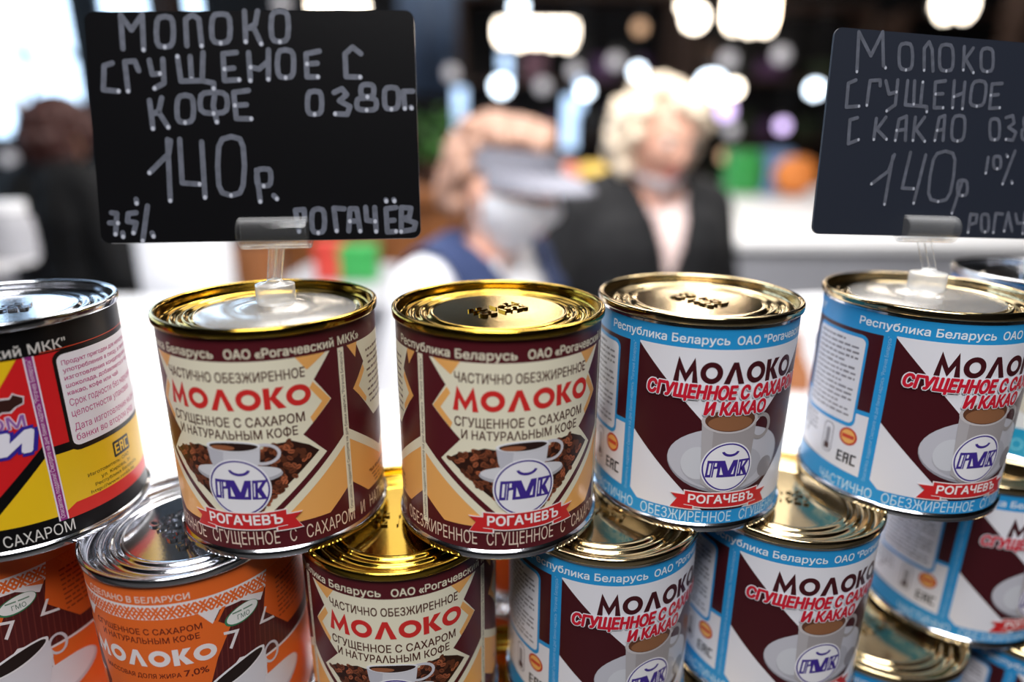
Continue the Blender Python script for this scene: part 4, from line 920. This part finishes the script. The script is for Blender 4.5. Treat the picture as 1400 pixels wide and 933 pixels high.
PURP = mat('purple_wrapper', (86, 56, 96), 0.6, noise=.4, nscale=14)
MAUVE = mat('mauve_wrapper', (120, 84, 100), 0.6, noise=.4, nscale=14)
REDP = mat('red_wrapper', (214, 70, 58), 0.4, noise=.2, nscale=14)
PEACH = mat('peach_carton', (246, 190, 140), 0.45, noise=.1)
zc = CZ - .29
for px, w, m, tx in ((1018, .19, GREEN, 'green pack on the white counter, left of the light blue pack'), (1052, .17, BLUEP, 'light blue pack on the white counter between green pack and orange'), ):
    carton('goods_pack', tx, 'pack', (at(px, 240, 3.9).x, 3.9, zc), w * 1.1, .16, .24, m)
fruit(1086, 3.7, zc, .115, ORG, 'orange on the white counter beside the right sign', group=None)
ZT2 = TZ
carton('goods_pack', 'peach and yellow pack on the white table just right of the black coat', 'pack', (at(1010, 380, .84).x, .84, ZT2), .085, .06, .085, PEACH, YEL, .2)
carton('goods_pack', 'small brown box on the white table behind the gap of the cocoa tins', 'pack', (at(1092, 395, .78).x, .78, ZT2), .05, .05, .075, WOOD, WOOD, -.2)
bm = bmesh.new(); lathe(bm, smooth_profile([(0, 0), (.075, 0), (.085, .01), (.10, .05), (.112, .085), (.114, .088), (.109, .086), (.096, .05), (.08, .016), (0, .012)], 3), 40)
o = obj('white_bowl', bm, WHITE, smooth=True); o.location = (at(1190, 360, .8).x, .80, ZT2); tag(o, 'white bowl on the table behind the right sign holder', 'bowl')
carton('goods_pack', 'pinkish pack on the white table behind the cocoa tin at the right', 'pack', (at(1318, 350, .8).x, .80, ZT2), .05, .05, .105, PCH, WHITE, .1)
cr = crate('plastic_crate', 'black plastic crate at the right edge below the blurred sign', 'crate', at(1392, 350, .80).x + .03, .78, ZT2, .17, .16, .115, BLACKP)
bm = bmesh.new(); bx(bm, -.086, .086, -.0825, -.080, .02, .055); obj('yellow_band', bm, mat('dull_yellow_tape', (140, 120, 30), .5), cr)
carton('goods_pack', 'red pack on the pale table below the large sign', 'pack', (at(452, 360, 1.7).x, 1.7, CZ - .36), .07, .06, .10, REDP)
carton('goods_pack', 'green pack below the right corner of the large sign', 'pack', (at(492, 372, 1.7).x, 1.7, CZ - .36), .10, .06, .09, GREEN)
table('market_table', 'grey table below the large sign behind the maroon tin', -.62, -.26, 1.45, 1.95, CZ - .36, top=GREYP)
carton('wooden_box', 'brown wooden box on the grey table below the large sign', 'box', (at(318, 372, 1.6).x + .06, 1.6, CZ - .36), .10, .10, .14, WOOD, WOODD)
pc = thing('white_post', 'bright white cloth-covered stand left of the large sign holder', 'stand', (at(262, 400, 1.35).x, 1.35, 0))
bm = bmesh.new(); bx(bm, -.085, .085, -.06, .06, .04, 1.36, .03); obj('cloth_cover', bm, mat('white_cloth', (232, 234, 240), .8, noise=.08, nscale=12, bump=.3, bscale=30), pc, smooth=True, angle=50)
bm = bmesh.new(); bx(bm, -.095, .095, -.07, .07, 0, .04); obj('stand_base', bm, GREYP, pc)
# ---- shelves of dark goods along the back
def shelf(px, Y, w, h, label, seed, cols):
    R_ = random.Random(seed); x = at(px, 100, Y).x
    t = thing('stall_shelving', label, 'shelving', (x, Y, 0))
    for s in (-1, 1):
        bm = bmesh.new(); bx(bm, s * w / 2 - .03, s * w / 2 + .03, -.2, .2, 0, h); obj('side_panel', bm, WOODD, t)
    for z in (0.5, 1.0, 1.5, 2.0, h - .03):
        bm = bmesh.new(); bx(bm, -w / 2 + .03, w / 2 - .03, -.2, .2, z, z + .03); obj('shelf_board', bm, WOODD, t)
    bm = bmesh.new(); bx(bm, -w / 2 + .03, w / 2 - .03, .17, .2, 0, h - .03); obj('back_board', bm, DARKW, t)
    g = 0
    for z in (1.03, 1.53, 2.03):
        xx = -w / 2 + .1
        while xx < w / 2 - .2:
            ww = R_.uniform(.12, .24)
            if R_.random() < .75:
                nm = R_.choice(list(cols)); zn = {1.03: 'lower', 1.53: 'middle', 2.03: 'upper'}[z]
                g += 1
                carton('goods_pack', '%s pack on the %s board of the %s' % (nm, zn, label.split(' behind')[0].split(' at ')[0]), 'pack', (x + xx + ww / 2, Y - .02, z), ww * .92, .2, R_.uniform(.14, .32), cols[nm], group='%s packs on the %s board, %s' % (nm, zn, label.split()[0]))
            xx += ww + .02
    return t
shelf(770, 6.6, 1.9, 2.75, 'dark shelving of goods behind the two sellers', 3, {'purple': PURP, 'black': BLACKP, 'mauve': MAUVE})
shelf(1050, 6.2, 1.5, 2.6, 'brown shelving of goods behind the white counter', 4, {'purple': PURP, 'black': BLACKP, 'dark green': mat('dark_green_wrapper', (40, 52, 30), .6, noise=.4), 'brown': WOODD})
shelf(1330, 6.4, 1.6, 2.6, 'tall shelving of goods behind the right sign', 6, {'purple': PURP, 'black': BLACKP, 'brown': WOODD})
bn = thing('hanging_banner', 'blue-grey banner hanging beside the upper right corner of the large sign', 'banner', (at(602, 60, 7.2).x, 7.2, 0))
zb = at(602, 128, 7.2).z
bm = bmesh.new()
for k in range(16):
    x0 = -.42 + k * .0525; y0 = .02 * math.sin(k * 1.1); y1 = .02 * math.sin((k + 1) * 1.1)
    bm.faces.new([bm.verts.new(p) for p in ((x0, y0, zb), (x0 + .0525, y1, zb), (x0 + .0525, y1, 3.4), (x0, y0, 3.4))])
bmesh.ops.remove_doubles(bm, verts=bm.verts, dist=.001)
o = obj('banner_cloth', bm, mat('blue_grey_cloth', (92, 110, 138), .8, noise=.1), bn, smooth=True); sm = o.modifiers.new('thickness', 'SOLIDIFY'); sm.thickness = .004
bm = bmesh.new(); cyl(bm, (-.46, 0, 3.4), (.46, 0, 3.4), .018); cyl(bm, (-.4, 0, 3.4), (-.4, 0, ZC), .004, seg=6); cyl(bm, (.4, 0, 3.4), (.4, 0, ZC), .004, seg=6); obj('banner_rod', bm, FRAME, bn)

# ---- lamps
def emis(name, col, s):
    return mat(name, col, .5, emit=s)
WARM = emis('warm_lamp_glow', (255, 240, 220), 9.0)
COOL = emis('cool_lamp_glow', (225, 240, 255), 7.0)
DIMW = emis('dim_lamp_glow', (200, 196, 200), 0.7)
LILAC = emis('lilac_lamp_glow', (226, 200, 255), 1.9)
TAN = emis('tan_lamp_glow', (226, 180, 140), 0.9)
LAMPM = mat('lamp_housing', (40, 40, 42), .5)
def bar_lamp(px, py, Y, wpx, hpx, label, tilt=0):
    c = at(px, py, Y); k = Y / 883.76 * 1.02
    w, h = wpx * k, hpx * k
    t = thing('linear_lamp', label, 'lamp', c, 0, 'bright linear lamps')
    bm = bmesh.new(); bx(bm, -w / 2, w / 2, -.03, .03, -h / 2, h / 2, h * .2); d = obj('diffuser', bm, WARM, t); 
    bm = bmesh.new(); bx(bm, -w / 2 - .01, w / 2 + .01, .031, .07, -h / 2, h / 2 + .02, .008); obj('housing', bm, LAMPM, t)
    R_ = random.Random(int(px)); ng = max(2, int(wpx / 17))
    for q in range(ng):
        bm = bmesh.new(); sph(bm, ((q + .5) / ng * w - w / 2, -.015, -h / 2 - R_.uniform(-.2, .35) * .05), .05, 14, 10); obj('globe', bm, WARM, t, smooth=True)
    for s in (-1, 1):
        bm = bmesh.new(); cyl(bm, (s * w * .35, .05, h / 2 + .02), (s * w * .35, .05, ZC - c.z), .004, seg=6); obj('cord', bm, LAMPM, t)
bar_lamp(733, 42, 5.9, 98, 22, 'long bright lamp above the seller in the grey visor')
bar_lamp(1026, 15, 5.9, 58, 36, 'bright square lamp at the top, right of the pillar')
bar_lamp(1306, 4, 5.4, 46, 20, 'bright lamp at the top edge above the right sign')
bar_lamp(462, 6, 5.0, 66, 10, 'bright lamp peeping over the top edge of the large sign')
# further lamps of the same hall, above the frame and mirrored in the lids
for px, py, w, h in ((728, -64, 90, 18), (994, -74, 44, 36), (1250, -78, 70, 26), (380, -70, 60, 14)):
    bar_lamp(px, py, 6.4, w, h, 'linear lamp hanging high over the hall, above the view')
def bulb(px, py, Y, rpx, m, label):
    c = at(px, py, Y); r = rpx * Y / 883.76
    t = thing('hanging_bulb', label, 'lamp', c, 0, 'hanging bulbs at the back')
    bm = bmesh.new(); sph(bm, (0, 0, 0), r, 16, 12); obj('bulb', bm, m, t, smooth=True)
    bm = bmesh.new(); cyl(bm, (0, 0, r * .9), (0, 0, r * 1.7), r * .45, r * .35, 12); obj('socket', bm, LAMPM, t)
    bm = bmesh.new(); cyl(bm, (0, 0, r * 1.7), (0, 0, ZC - c.z), .003, seg=5); obj('cord', bm, LAMPM, t)
for px, py, r, m, tx in ((709, 10, 9, COOL, 'round bulb just above the long bright lamp'), (950, 24, 14, WARM, 'big warm bulb left of the bright square lamp'), (935, 8, 6, WARM, 'small warm bulb at the top beside the pillar'),
        (1114, 122, 9, COOL, 'cool white bulb beside the left edge of the right sign'), (1070, 172, 8, LILAC, 'lilac bulb lower left of the right sign'), (800, 124, 8, COOL, 'cool bulb between the two sellers'),
        (685, 118, 11, COOL, 'cool white bulb over the crown of the visor seller'), (872, 98, 8, COOL, 'white bulb above the blonde hair'), (972, 118, 17, COOL, 'large cool bulb right of the blonde hair'), (1003, 121, 9, WARM, 'small bulb right of the large cool bulb'),
        (992, 152, 11, LILAC, 'lilac bulb below the large cool bulb'), (875, 38, 8, TAN, 'dim tan bulb on the dark pillar'), (617, 100, 9, DIMW, 'dim bulb near the banner'), (742, 118, 9, DIMW, 'dim bulb right of the visor seller\'s crown'),
        (786, 97, 9, DIMW, 'dim bulb over the cool bulb between the sellers'), (841, 84, 9, DIMW, 'dim bulb left above the blonde hair'), (1068, 75, 10, DIMW, 'dim bulb right of the pillar, upper one'), (996, 82, 10, DIMW, 'dim bulb above the large cool bulb'),
        (1000, 178, 9, DIMW, 'dim bulb right beside the blonde head'), (992, 214, 9, TAN, 'tan bulb lowest right of the blonde head'), (385, 5, 9, DIMW, 'dim bulb above the large sign'),
        (28, 262, 9, COOL, 'cool bulb left of the person in dark jacket'), (22, 140, 10, DIMW, 'dim bulb in front of the left window'), (12, 216, 9, DIMW, 'dim bulb at the left edge')):
    nb = globals().get('nb', 0) + 1; bulb(px, py, 4.2 + .062 * nb, r, m, tx)
def tube(px, py, Y, wpx, hpx, m, label):
    c = at(px, py, Y); k = Y / 883.76; w, h = wpx * k, hpx * k
    t = thing('light_column', label, 'lamp', (c.x, Y, c.z), 0, 'upright light tubes at the back')
    bm = bmesh.new(); cyl(bm, (0, 0, -h / 2), (0, 0, h / 2), w / 2, seg=16); obj('tube', bm, m, t, smooth=True, angle=40)
    bm = bmesh.new(); cyl(bm, (0, 0, h / 2), (0, 0, h / 2 + .05), w * .6, seg=16); cyl(bm, (0, 0, h / 2 + .05), (0, 0, ZC - c.z), .006, seg=6); obj('cap', bm, LAMPM, t)
    bm = bmesh.new(); cyl(bm, (0, 0, -h / 2 - .05), (0, 0, -h / 2), w * .6, seg=16); cyl(bm, (0, 0, -c.z), (0, 0, -h / 2 - .05), .012, seg=8); obj('pole', bm, LAMPM, t)
SKYB = emis('blue_white_glow', (190, 220, 255), 1.6)
tube(629, 160, 5.6, 16, 70, SKYB, 'upright bluish light tube left of the visor seller')
tube(690, 96, 5.6, 14, 40, SKYB, 'short upright bluish tube behind the visor seller')
tube(779, 168, 5.6, 18, 64, SKYB, 'upright bluish light tube between the sellers')
tube(793, 130, 5.8, 8, 40, SKYB, 'thin upright tube right of the tube between the sellers')
# ---- pale jars on the left counter
for k, (px, r, tx) in enumerate(((16, .034, 'pale jar on the left counter, nearest the dark jacket'), (-48, .034, 'pale jar on the left counter at the left edge'))):
    x = at(px, 320, 1.1).x
    t = thing('jar', tx, 'jar', (x, 1.1, CZ - .20), 0, 'jars on the left counter')
    bm = bmesh.new(); lathe(bm, smooth_profile([(0, 0), (r * .9, 0), (r, .01), (r, .06), (r * .8, .075), (r * .78, .08), (0, .08)], 3), 28); obj('glass_body', bm, GREYP, t, smooth=True)
    bm = bmesh.new(); lathe(bm, [(0, .08), (r * .84, .08), (r * .84, .095), (0, .097)], 28); obj('lid', bm, WHITE, t, smooth=True, angle=40)

# ================================================================= people
SKIN = mat('skin', (232, 178, 154), .5, noise=.06, nscale=20, spec=.4)
HAIRB = mat('brown_blond_hair', (160, 122, 102), .55, noise=.45, nscale=60)
HAIRY = mat('pale_blond_hair', (242, 222, 196), .5, noise=.15, nscale=60)
HAIRR = mat('dark_red_hair', (70, 34, 30), .55, noise=.4, nscale=60)
NAVY = mat('navy_cloth', (44, 58, 96), .85, noise=.2, nscale=30)
WSHIRT = mat('white_shirt_cloth', (238, 238, 242), .85, noise=.04, nscale=30)
BCOAT = mat('black_coat_cloth', (13, 13, 16), .85, noise=.3, nscale=40)
DJACK = mat('dark_jacket_cloth', (12, 13, 17), .8, noise=.3, nscale=40)
TROUS = mat('dark_trouser_cloth', (36, 38, 46), .85, noise=.2, nscale=40)
SHOE = mat('black_shoe_leather', (22, 20, 20), .45)
MASKM = mat('white_mask_cloth', (238, 240, 246), .85, noise=.03, nscale=60)
VIS = mat('grey_visor_cloth', (128, 128, 138), .8, noise=.1, nscale=40)
EYEW = mat('eye_white', (236, 232, 228), .2); EYED = mat('eye_iris', (70, 60, 50), .2); LIPM = mat('lip_skin', (196, 104, 100), .45)
def fuse(bm, voxel, sm=4):
    me = bpy.data.meshes.new('f'); bm.to_mesh(me); bm.free()
    o = bpy.data.objects.new('f', me); COL.objects.link(o)
    r = o.modifiers.new('r', 'REMESH'); r.mode = 'VOXEL'; r.voxel_size = voxel; r.use_smooth_shade = True
    if sm:
        s = o.modifiers.new('s', 'SMOOTH'); s.iterations = sm; s.factor = .5
    dg = bpy.context.evaluated_depsgraph_get(); dg.update()
    out = bpy.data.meshes.new_from_object(o.evaluated_get(dg))
    bpy.data.objects.remove(o); bpy.data.meshes.remove(me)
    b2 = bmesh.new(); b2.from_mesh(out); bpy.data.meshes.remove(out)
    return b2
def g(x, s): return math.exp(-(x / s) ** 2)
def head_bm(M):
    bm = bmesh.new()
    bmesh.ops.create_uvsphere(bm, u_segments=56, v_segments=40, radius=1)
    for v in bm.verts:
        x, y, z = v.co
        f = max(0, -y)
        X, Y, Z = x * .076, y * .097, z * .114
        if z < 0:
            t = min(1, -z); X *= 1 - .34 * t ** 1.6; Y *= 1 - .10 * t
            if y > 0: Y *= 1 - .45 * t ** 1.2
        Y -= f * (.024 * g(x * .076, .011) * g(Z + .022, .020) + .010 * g(X, .009) * g(Z - .004, .018))     # nose
        for s in (-1, 1):
            Y += f * .010 * g(X - s * .032, .015) * g(Z - .012, .012)                                       # eye sockets
            Y -= f * .005 * g(X - s * .030, .022) * g(Z - .034, .010)                                       # brows
            Y -= f * .006 * g(X - s * .042, .018) * g(Z + .020, .018)                                       # cheeks
        Y -= f * (.007 * g(X, .020) * g(Z + .056, .008) - .003 * g(X, .022) * g(Z + .0575, .0025) + .010 * g(X, .022) * g(Z + .094, .016))
        v.co = (X, Y, Z)
    for s in (-1, 1):
        sph(bm, (s * .077, .012, -.006), .030, 14, 10, (.32, .62, 1.0), (0, 0, s * .35))
        sph(bm, (s * .082, .006, .008), .012, 10, 8, (.5, .9, 1.1))
    bm.transform(M)
    return bm
def person(label, target, k, rz, head_yaw, head_pitch, arms, hairf, clothes, voxel=.006, group=None):
    """target: world position of the head centre; figure built facing -Y on the floor, then turned by rz"""
    HC = Vector((0, -.045, 1.535)) * k
    root = thing('person', label, 'person', (0, 0, 0), rz, group)
    R_ = Matrix.Rotation(rz, 3, 'Z')
    off = R_ @ Vector((HC.x, HC.y, 0))
    root.location = (target[0] - off.x, target[1] - off.y, 0)
    HM = Matrix.Translation(HC) @ Matrix.Rotation(head_yaw, 4, 'Z') @ Matrix.Rotation(head_pitch, 4, 'X') @ Matrix.Scale(.98, 4)
    def J(*p): return Vector(p) * k
    sh, el, wr = {}, {}, {}
    for s in (-1, 1):
        sh[s] = J(s * .165, .015, 1.345); el[s] = J(s * arms[0][0], arms[0][1], arms[0][2]); wr[s] = J(s * arms[1][0], arms[1][1], arms[1][2])
    def torso(bm, e=0.0, low=.90):
        for s in (-1, 1):
            capsule(bm, J(s * .055, .0, 1.12), J(s * .075, .0, 1.27), .105 * k + e, .115 * k + e)
            capsule(bm, J(s * .06, .0, low), J(s * .055, .0, 1.12), .118 * k + e, .105 * k + e)
            capsule(bm, J(s * .075, .0, 1.27), J(s * .07, .01, 1.335), .115 * k + e, .085 * k + e)
            capsule(bm, J(s * .03, .012, 1.385), sh[s], .055 * k + e, .056 * k + e)
    def arm(bm, s, e=0.0, upto=1.0):
        capsule(bm, sh[s], el[s], .055 * k + e, .043 * k + e)
        capsule(bm, el[s], el[s].lerp(wr[s], upto), .043 * k + e, .030 * k + e)
    def leg(bm, s, e=0.0, e2=0.0):
        capsule(bm, J(s * .085, .0, .88), J(s * .095, -.01, .48), .088 * k + e, .056 * k + e)
        capsule(bm, J(s * .095, -.01, .48), J(s * .10, .02, .09), .056 * k + e + e2, .038 * k + e + e2)
    bm = bmesh.new()
    torso(bm)
    capsule(bm, J(0, .015, 1.36), HC + Vector((0, .02, -.06)) * k, .060 * k, .050 * k)
    for s in (-1, 1):
        arm(bm, s); leg(bm, s)
        capsule(bm, J(s * .10, .03, .045), J(s * .115, -.13, .032), .036 * k, .028 * k)
        d = (wr[s] - el[s]).normalized(); side = Vector((1, 0, 0)) * -s; side = (side - d * side.dot(d)).normalized(); nrm = d.cross(side)
        p0 = wr[s] + d * .085 * k
        for q in (-.024, -.008, .008, .024):                       # palm
            capsule(bm, wr[s] + d * .012 * k + side * q * .55 * k, p0 + side * q * k, .017 * k, .0125 * k)
        curl = nrm * (1 if nrm.z < 0 else -1)
        for i, q in enumerate((-.027, -.009, .009, .026)):         # four fingers of unequal length, bent
            L = (.062, .074, .080, .072)[i] * k
            a = p0 + side * q * k; b = a + (d * .85 + curl * .35).normalized() * L * .5; c = b + (d * .5 + curl * .8).normalized() * L * .5
            capsule(bm, a, b, .0092 * k, .0085 * k); capsule(bm, b, c, .0085 * k, .0072 * k)
        a = wr[s] + d * .03 * k + side * .024 * k; b = a + (d * .6 + side * .7 + curl * .3).normalized() * .042 * k; c = b + (d * .9 + side * .2 + curl * .3).normalized() * .032 * k
        capsule(bm, a, b, .0125 * k, .0105 * k); capsule(bm, b, c, .0105 * k, .0085 * k)
    hb = head_bm(HM); tm = bpy.data.meshes.new('h'); hb.to_mesh(tm); hb.free(); bm.from_mesh(tm); bpy.data.meshes.remove(tm)
    obj('body', fuse(bm, voxel, 3), SKIN, root, smooth=True)
    for s in (-1, 1):                                              # eyes, brows
        bm = bmesh.new(); sph(bm, (0, 0, 0), .0115, 14, 10); e = obj('eye', bm, EYEW, root, smooth=True); e.location = HM @ Vector((s * .032, -.0765, .012))
        bm = bmesh.new(); sph(bm, (0, 0, 0), .0062, 12, 8, (1, .45, 1)); ir = obj('iris', bm, EYED, e, smooth=True); ir.location = HM.to_3x3() @ Vector((0, -.0098, -.001))
        bm = bmesh.new(); capsule(bm, HM @ Vector((s * .018, -.092, .034)), HM @ Vector((s * .046, -.080, .036)), .0035, .0025); obj('eyebrow', bm, hairf[0], root, smooth=True)
    bm = bmesh.new()
    for zc_, w in ((-.0535, .019), (-.060, .017)):
        capsule(bm, HM @ Vector((-w, -.086, zc_)), HM @ Vector((0, -.0955, zc_)), .0028, .0042); capsule(bm, HM @ Vector((w, -.086, zc_)), HM @ Vector((0, -.0955, zc_)), .0028, .0042)
    obj('lips', fuse(bm, .002, 2), LIPM, root, smooth=True)
    # hair: locks laid over the skull
    hm, style, seed = hairf; Rn = random.Random(seed)
    bm = bmesh.new()
    for i in range(style['n']):
        a = Rn.uniform(-PI, PI); pz = Rn.uniform(style['z0'], 1.0); rr = math.sqrt(max(0, 1 - pz * pz)) if pz < 1 else 0
        p = Vector((rr * math.sin(a) * .079, rr * math.cos(a) * .098 + .004, pz * .112 + .006))
        an = abs(math.atan2(p.x, -p.y))
        if an < style['fa'] and p.z < style['fz']: continue
        if an < style['fa'] + .5 and p.z < style['sz']: continue
        d = Vector((p.x, p.y * .8, 0)); d = d.normalized() if d.length > .004 else Vector((Rn.uniform(-1, 1), Rn.uniform(-1, 1), 0)).normalized()
        q = p + d * style['out'] * Rn.uniform(.5, 1.3) + Vector((Rn.uniform(-.012, .012), Rn.uniform(-.012, .012), -style['fall'] * Rn.uniform(.5, 1)))
        m_ = p.lerp(q, .5) + d * style['out'] * .9 + Vector((0, 0, style['lift']))
        capsule(bm, HM @ p, HM @ m_, .014, .015); capsule(bm, HM @ m_, HM @ q, .015, .007)
    obj('hair', fuse(bm, .006, 1), hm, root, smooth=True)
    for fn in clothes: fn(locals(), root)
    bm = bmesh.new()
    for s in (-1, 1): leg(bm, s, .014, .014)
    for s in (-1, 1): capsule(bm, J(s * .055, 0, .94), J(s * .085, .0, .86), .125 * k, .105 * k)
    obj('trousers', fuse(bm, .01, 3), TROUS, root, smooth=True)
    for s in (-1, 1):
        bm = bmesh.new(); capsule(bm, J(s * .10, .035, .052), J(s * .116, -.14, .042), .050 * k, .041 * k); capsule(bm, J(s * .10, .035, .05), J(s * .10, .02, .10), .05 * k, .048 * k)
        b2 = fuse(bm, .008, 2)
        for v in b2.verts: v.co.z = max(v.co.z, .002)
        obj('shoe', b2, SHOE, root, smooth=True)
    return root
def cut(bm, pred):
    bmesh.ops.delete(bm, geom=[f for f in bm.faces if pred(f.calc_center_median())], context='FACES')
def thick(o, t):
    m = o.modifiers.new('thickness', 'SOLIDIFY'); m.thickness = t; m.offset = -1
def c_shirt(col, e, sleeves=1.0, neck=1.40, name='shirt', low=.92):
    def f(L, root):
        k = L['k']; bm = bmesh.new(); L['torso'](bm, e, low)
        for s in (-1, 1): L['arm'](bm, s, e + .006, sleeves)
        b = fuse(bm, .008, 5); cut(b, lambda c: c.z > neck * k and c.xy.length < .085 * k)
        o = obj(name, b, col, root, smooth=True); thick(o, .003)
    return f
def c_vest(col, e, vz, slope, arms_out=.17, name='vest', neck=1.40, low=.90, sleeves=0.0):
    def f(L, root):
        k = L['k']; bm = bmesh.new(); L['torso'](bm, e, low)
        if sleeves:
            for s in (-1, 1): L['arm'](bm, s, e, sleeves)
            capsule(bm, L['J'](0, 0, .62), L['J'](0, 0, .95), .19 * k, .17 * k)
            # turned-up collar
            for s in (-1, 1): capsule(bm, L['J'](s * .06, .055, 1.40), L['J'](s * .09, -.035, 1.36), .036 * k, .03 * k)
        b = fuse(bm, .008, 5)
        cut(b, lambda c: (c.z > neck * k and c.xy.length < .075 * k) or (c.y < -.01 and c.z > vz * k and abs(c.x) < (c.z - vz * k) * slope) or (not sleeves and abs(c.x) > arms_out * k and c.z > 1.15 * k))
        o = obj(name, b, col, root, smooth=True); thick(o, .004)
    return f
def face_patch(M, pred, off):
    b = head_bm(Matrix.Identity(4))
    bmesh.ops.delete(b, geom=[f for f in b.faces if not pred(f.calc_center_median())], context='FACES')
    for v in b.verts:
        d = Vector((v.co.x, v.co.y + .01, v.co.z * .4)); d.normalize(); v.co += d * off
        v.co.y = min(v.co.y, v.co.y); 
    bmesh.ops.smooth_vert(b, verts=b.verts, factor=.5, use_axis_x=True, use_axis_y=True, use_axis_z=True)
    b.transform(M); return b
def c_mask(top, bot, off=.009, drop=0.0):
    def f(L, root):
        M = L['HM'] @ Matrix.Translation((0, -.002, -drop))
        b = face_patch(M, lambda c: c.y < -.012 and bot < c.z < top and abs(c.x) < .074, off)
        o = obj('face_mask', b, MASKM, root, smooth=True); thick(o, .002)
        for s in (-1, 1):
            bm = bmesh.new()
            for zz in (top - .012, bot + .02): capsule(bm, M @ Vector((s * .074, -.02, zz)), L['HM'] @ Vector((s * .084, .022, -.004)), .0015, .0015)
            obj('ear_loop', bm, MASKM, o)
    return f
def c_visor(L, root):
    M = L['HM'] @ Matrix.Rotation(-.10, 4, 'X')
    bm = bmesh.new(); n = 48
    ring = []
    for i in range(n):
        a = 2 * PI * i / n; x, y = .088 * math.sin(a), .110 * -math.cos(a) + .004
        ring.append([bm.verts.new((x * s, y * s, z)) for s, z in ((1.0, .030), (.99, .072), (.955, .072), (.965, .030))])
    for i in range(n):
        p, q = ring[i], ring[(i + 1) % n]
        for j in range(4): bm.faces.new((p[j], q[j], q[(j + 1) % 4], p[(j + 1) % 4]))
    bmesh.ops.recalc_face_normals(bm, faces=bm.faces); bm.transform(M)
    band = obj('visor_band', bm, VIS, root, smooth=True, angle=50)
    bm = bmesh.new(); rows = []
    for i in range(25):
        t = -1 + 2 * i / 24; a = t * 1.35
        ix, iy = .088 * math.sin(a), -.110 * math.cos(a) + .004
        ext = .075 * math.cos(t * PI / 2) ** .6
        rows.append([(ix, iy, .034), (ix * 1.06, iy - ext * .55, .030 - .010 * abs(t)), (ix * 1.04, iy - ext, .016 - .014 * abs(t))])
    for lay in (0, .003):
        vv = [[bm.verts.new((x, y, z + lay)) for x, y, z in r] for r in rows]
        for r0, r1 in zip(vv, vv[1:]):
            for j in (0, 1): bm.faces.new((r0[j], r1[j], r1[j + 1], r0[j + 1]))
    bm.transform(M); obj('visor_brim', bm, VIS, root, smooth=True)
hb_ = {'n': 230, 'z0': -.5, 'fz': .085, 'fa': 1.25, 'sz': .035, 'out': .014, 'fall': .022, 'lift': .006}
person('woman in grey sun visor, white mask and navy vest over a white shirt, turned right', at(690, 246, 1.19), .925, math.radians(56), math.radians(0), math.radians(12),
       ((.23, .05, 1.09), (.23, -.06, .86)), (HAIRB, hb_, 4),
       [c_shirt(WSHIRT, .010), c_vest(NAVY, .026, 1.20, .42), c_mask(-.002, -.106, .010), c_visor])
hy_ = {'n': 330, 'z0': -.75, 'fz': .088, 'fa': .95, 'sz': .02, 'out': .026, 'fall': .05, 'lift': .012}
person('blonde woman in black coat with a white mask pulled below her chin', at(903, 206, 1.60), .985, math.radians(18), math.radians(4), math.radians(22),
       ((.25, .03, 1.07), (.22, -.14, .90)), (HAIRY, hy_, 5),
       [c_shirt(mat('pale_pink_blouse_cloth', (240, 214, 208), .8), .008, neck=1.38), c_vest(BCOAT, .032, 1.19, .30, name='coat', sleeves=.96), c_mask(-.050, -.112, .012, .018)])
hr_ = {'n': 220, 'z0': -.75, 'fz': .075, 'fa': .9, 'sz': .01, 'out': .018, 'fall': .07, 'lift': .006}
person('person with dark red hair in a dark jacket seen from behind at the left', at(94, 232, 2.25), .985, math.radians(165), 0, math.radians(5),
       ((.25, .03, 1.07), (.24, -.10, .88)), (HAIRR, hr_, 6),
       [c_vest(DJACK, .030, 1.34, .2, name='jacket', sleeves=.96)], voxel=.009)
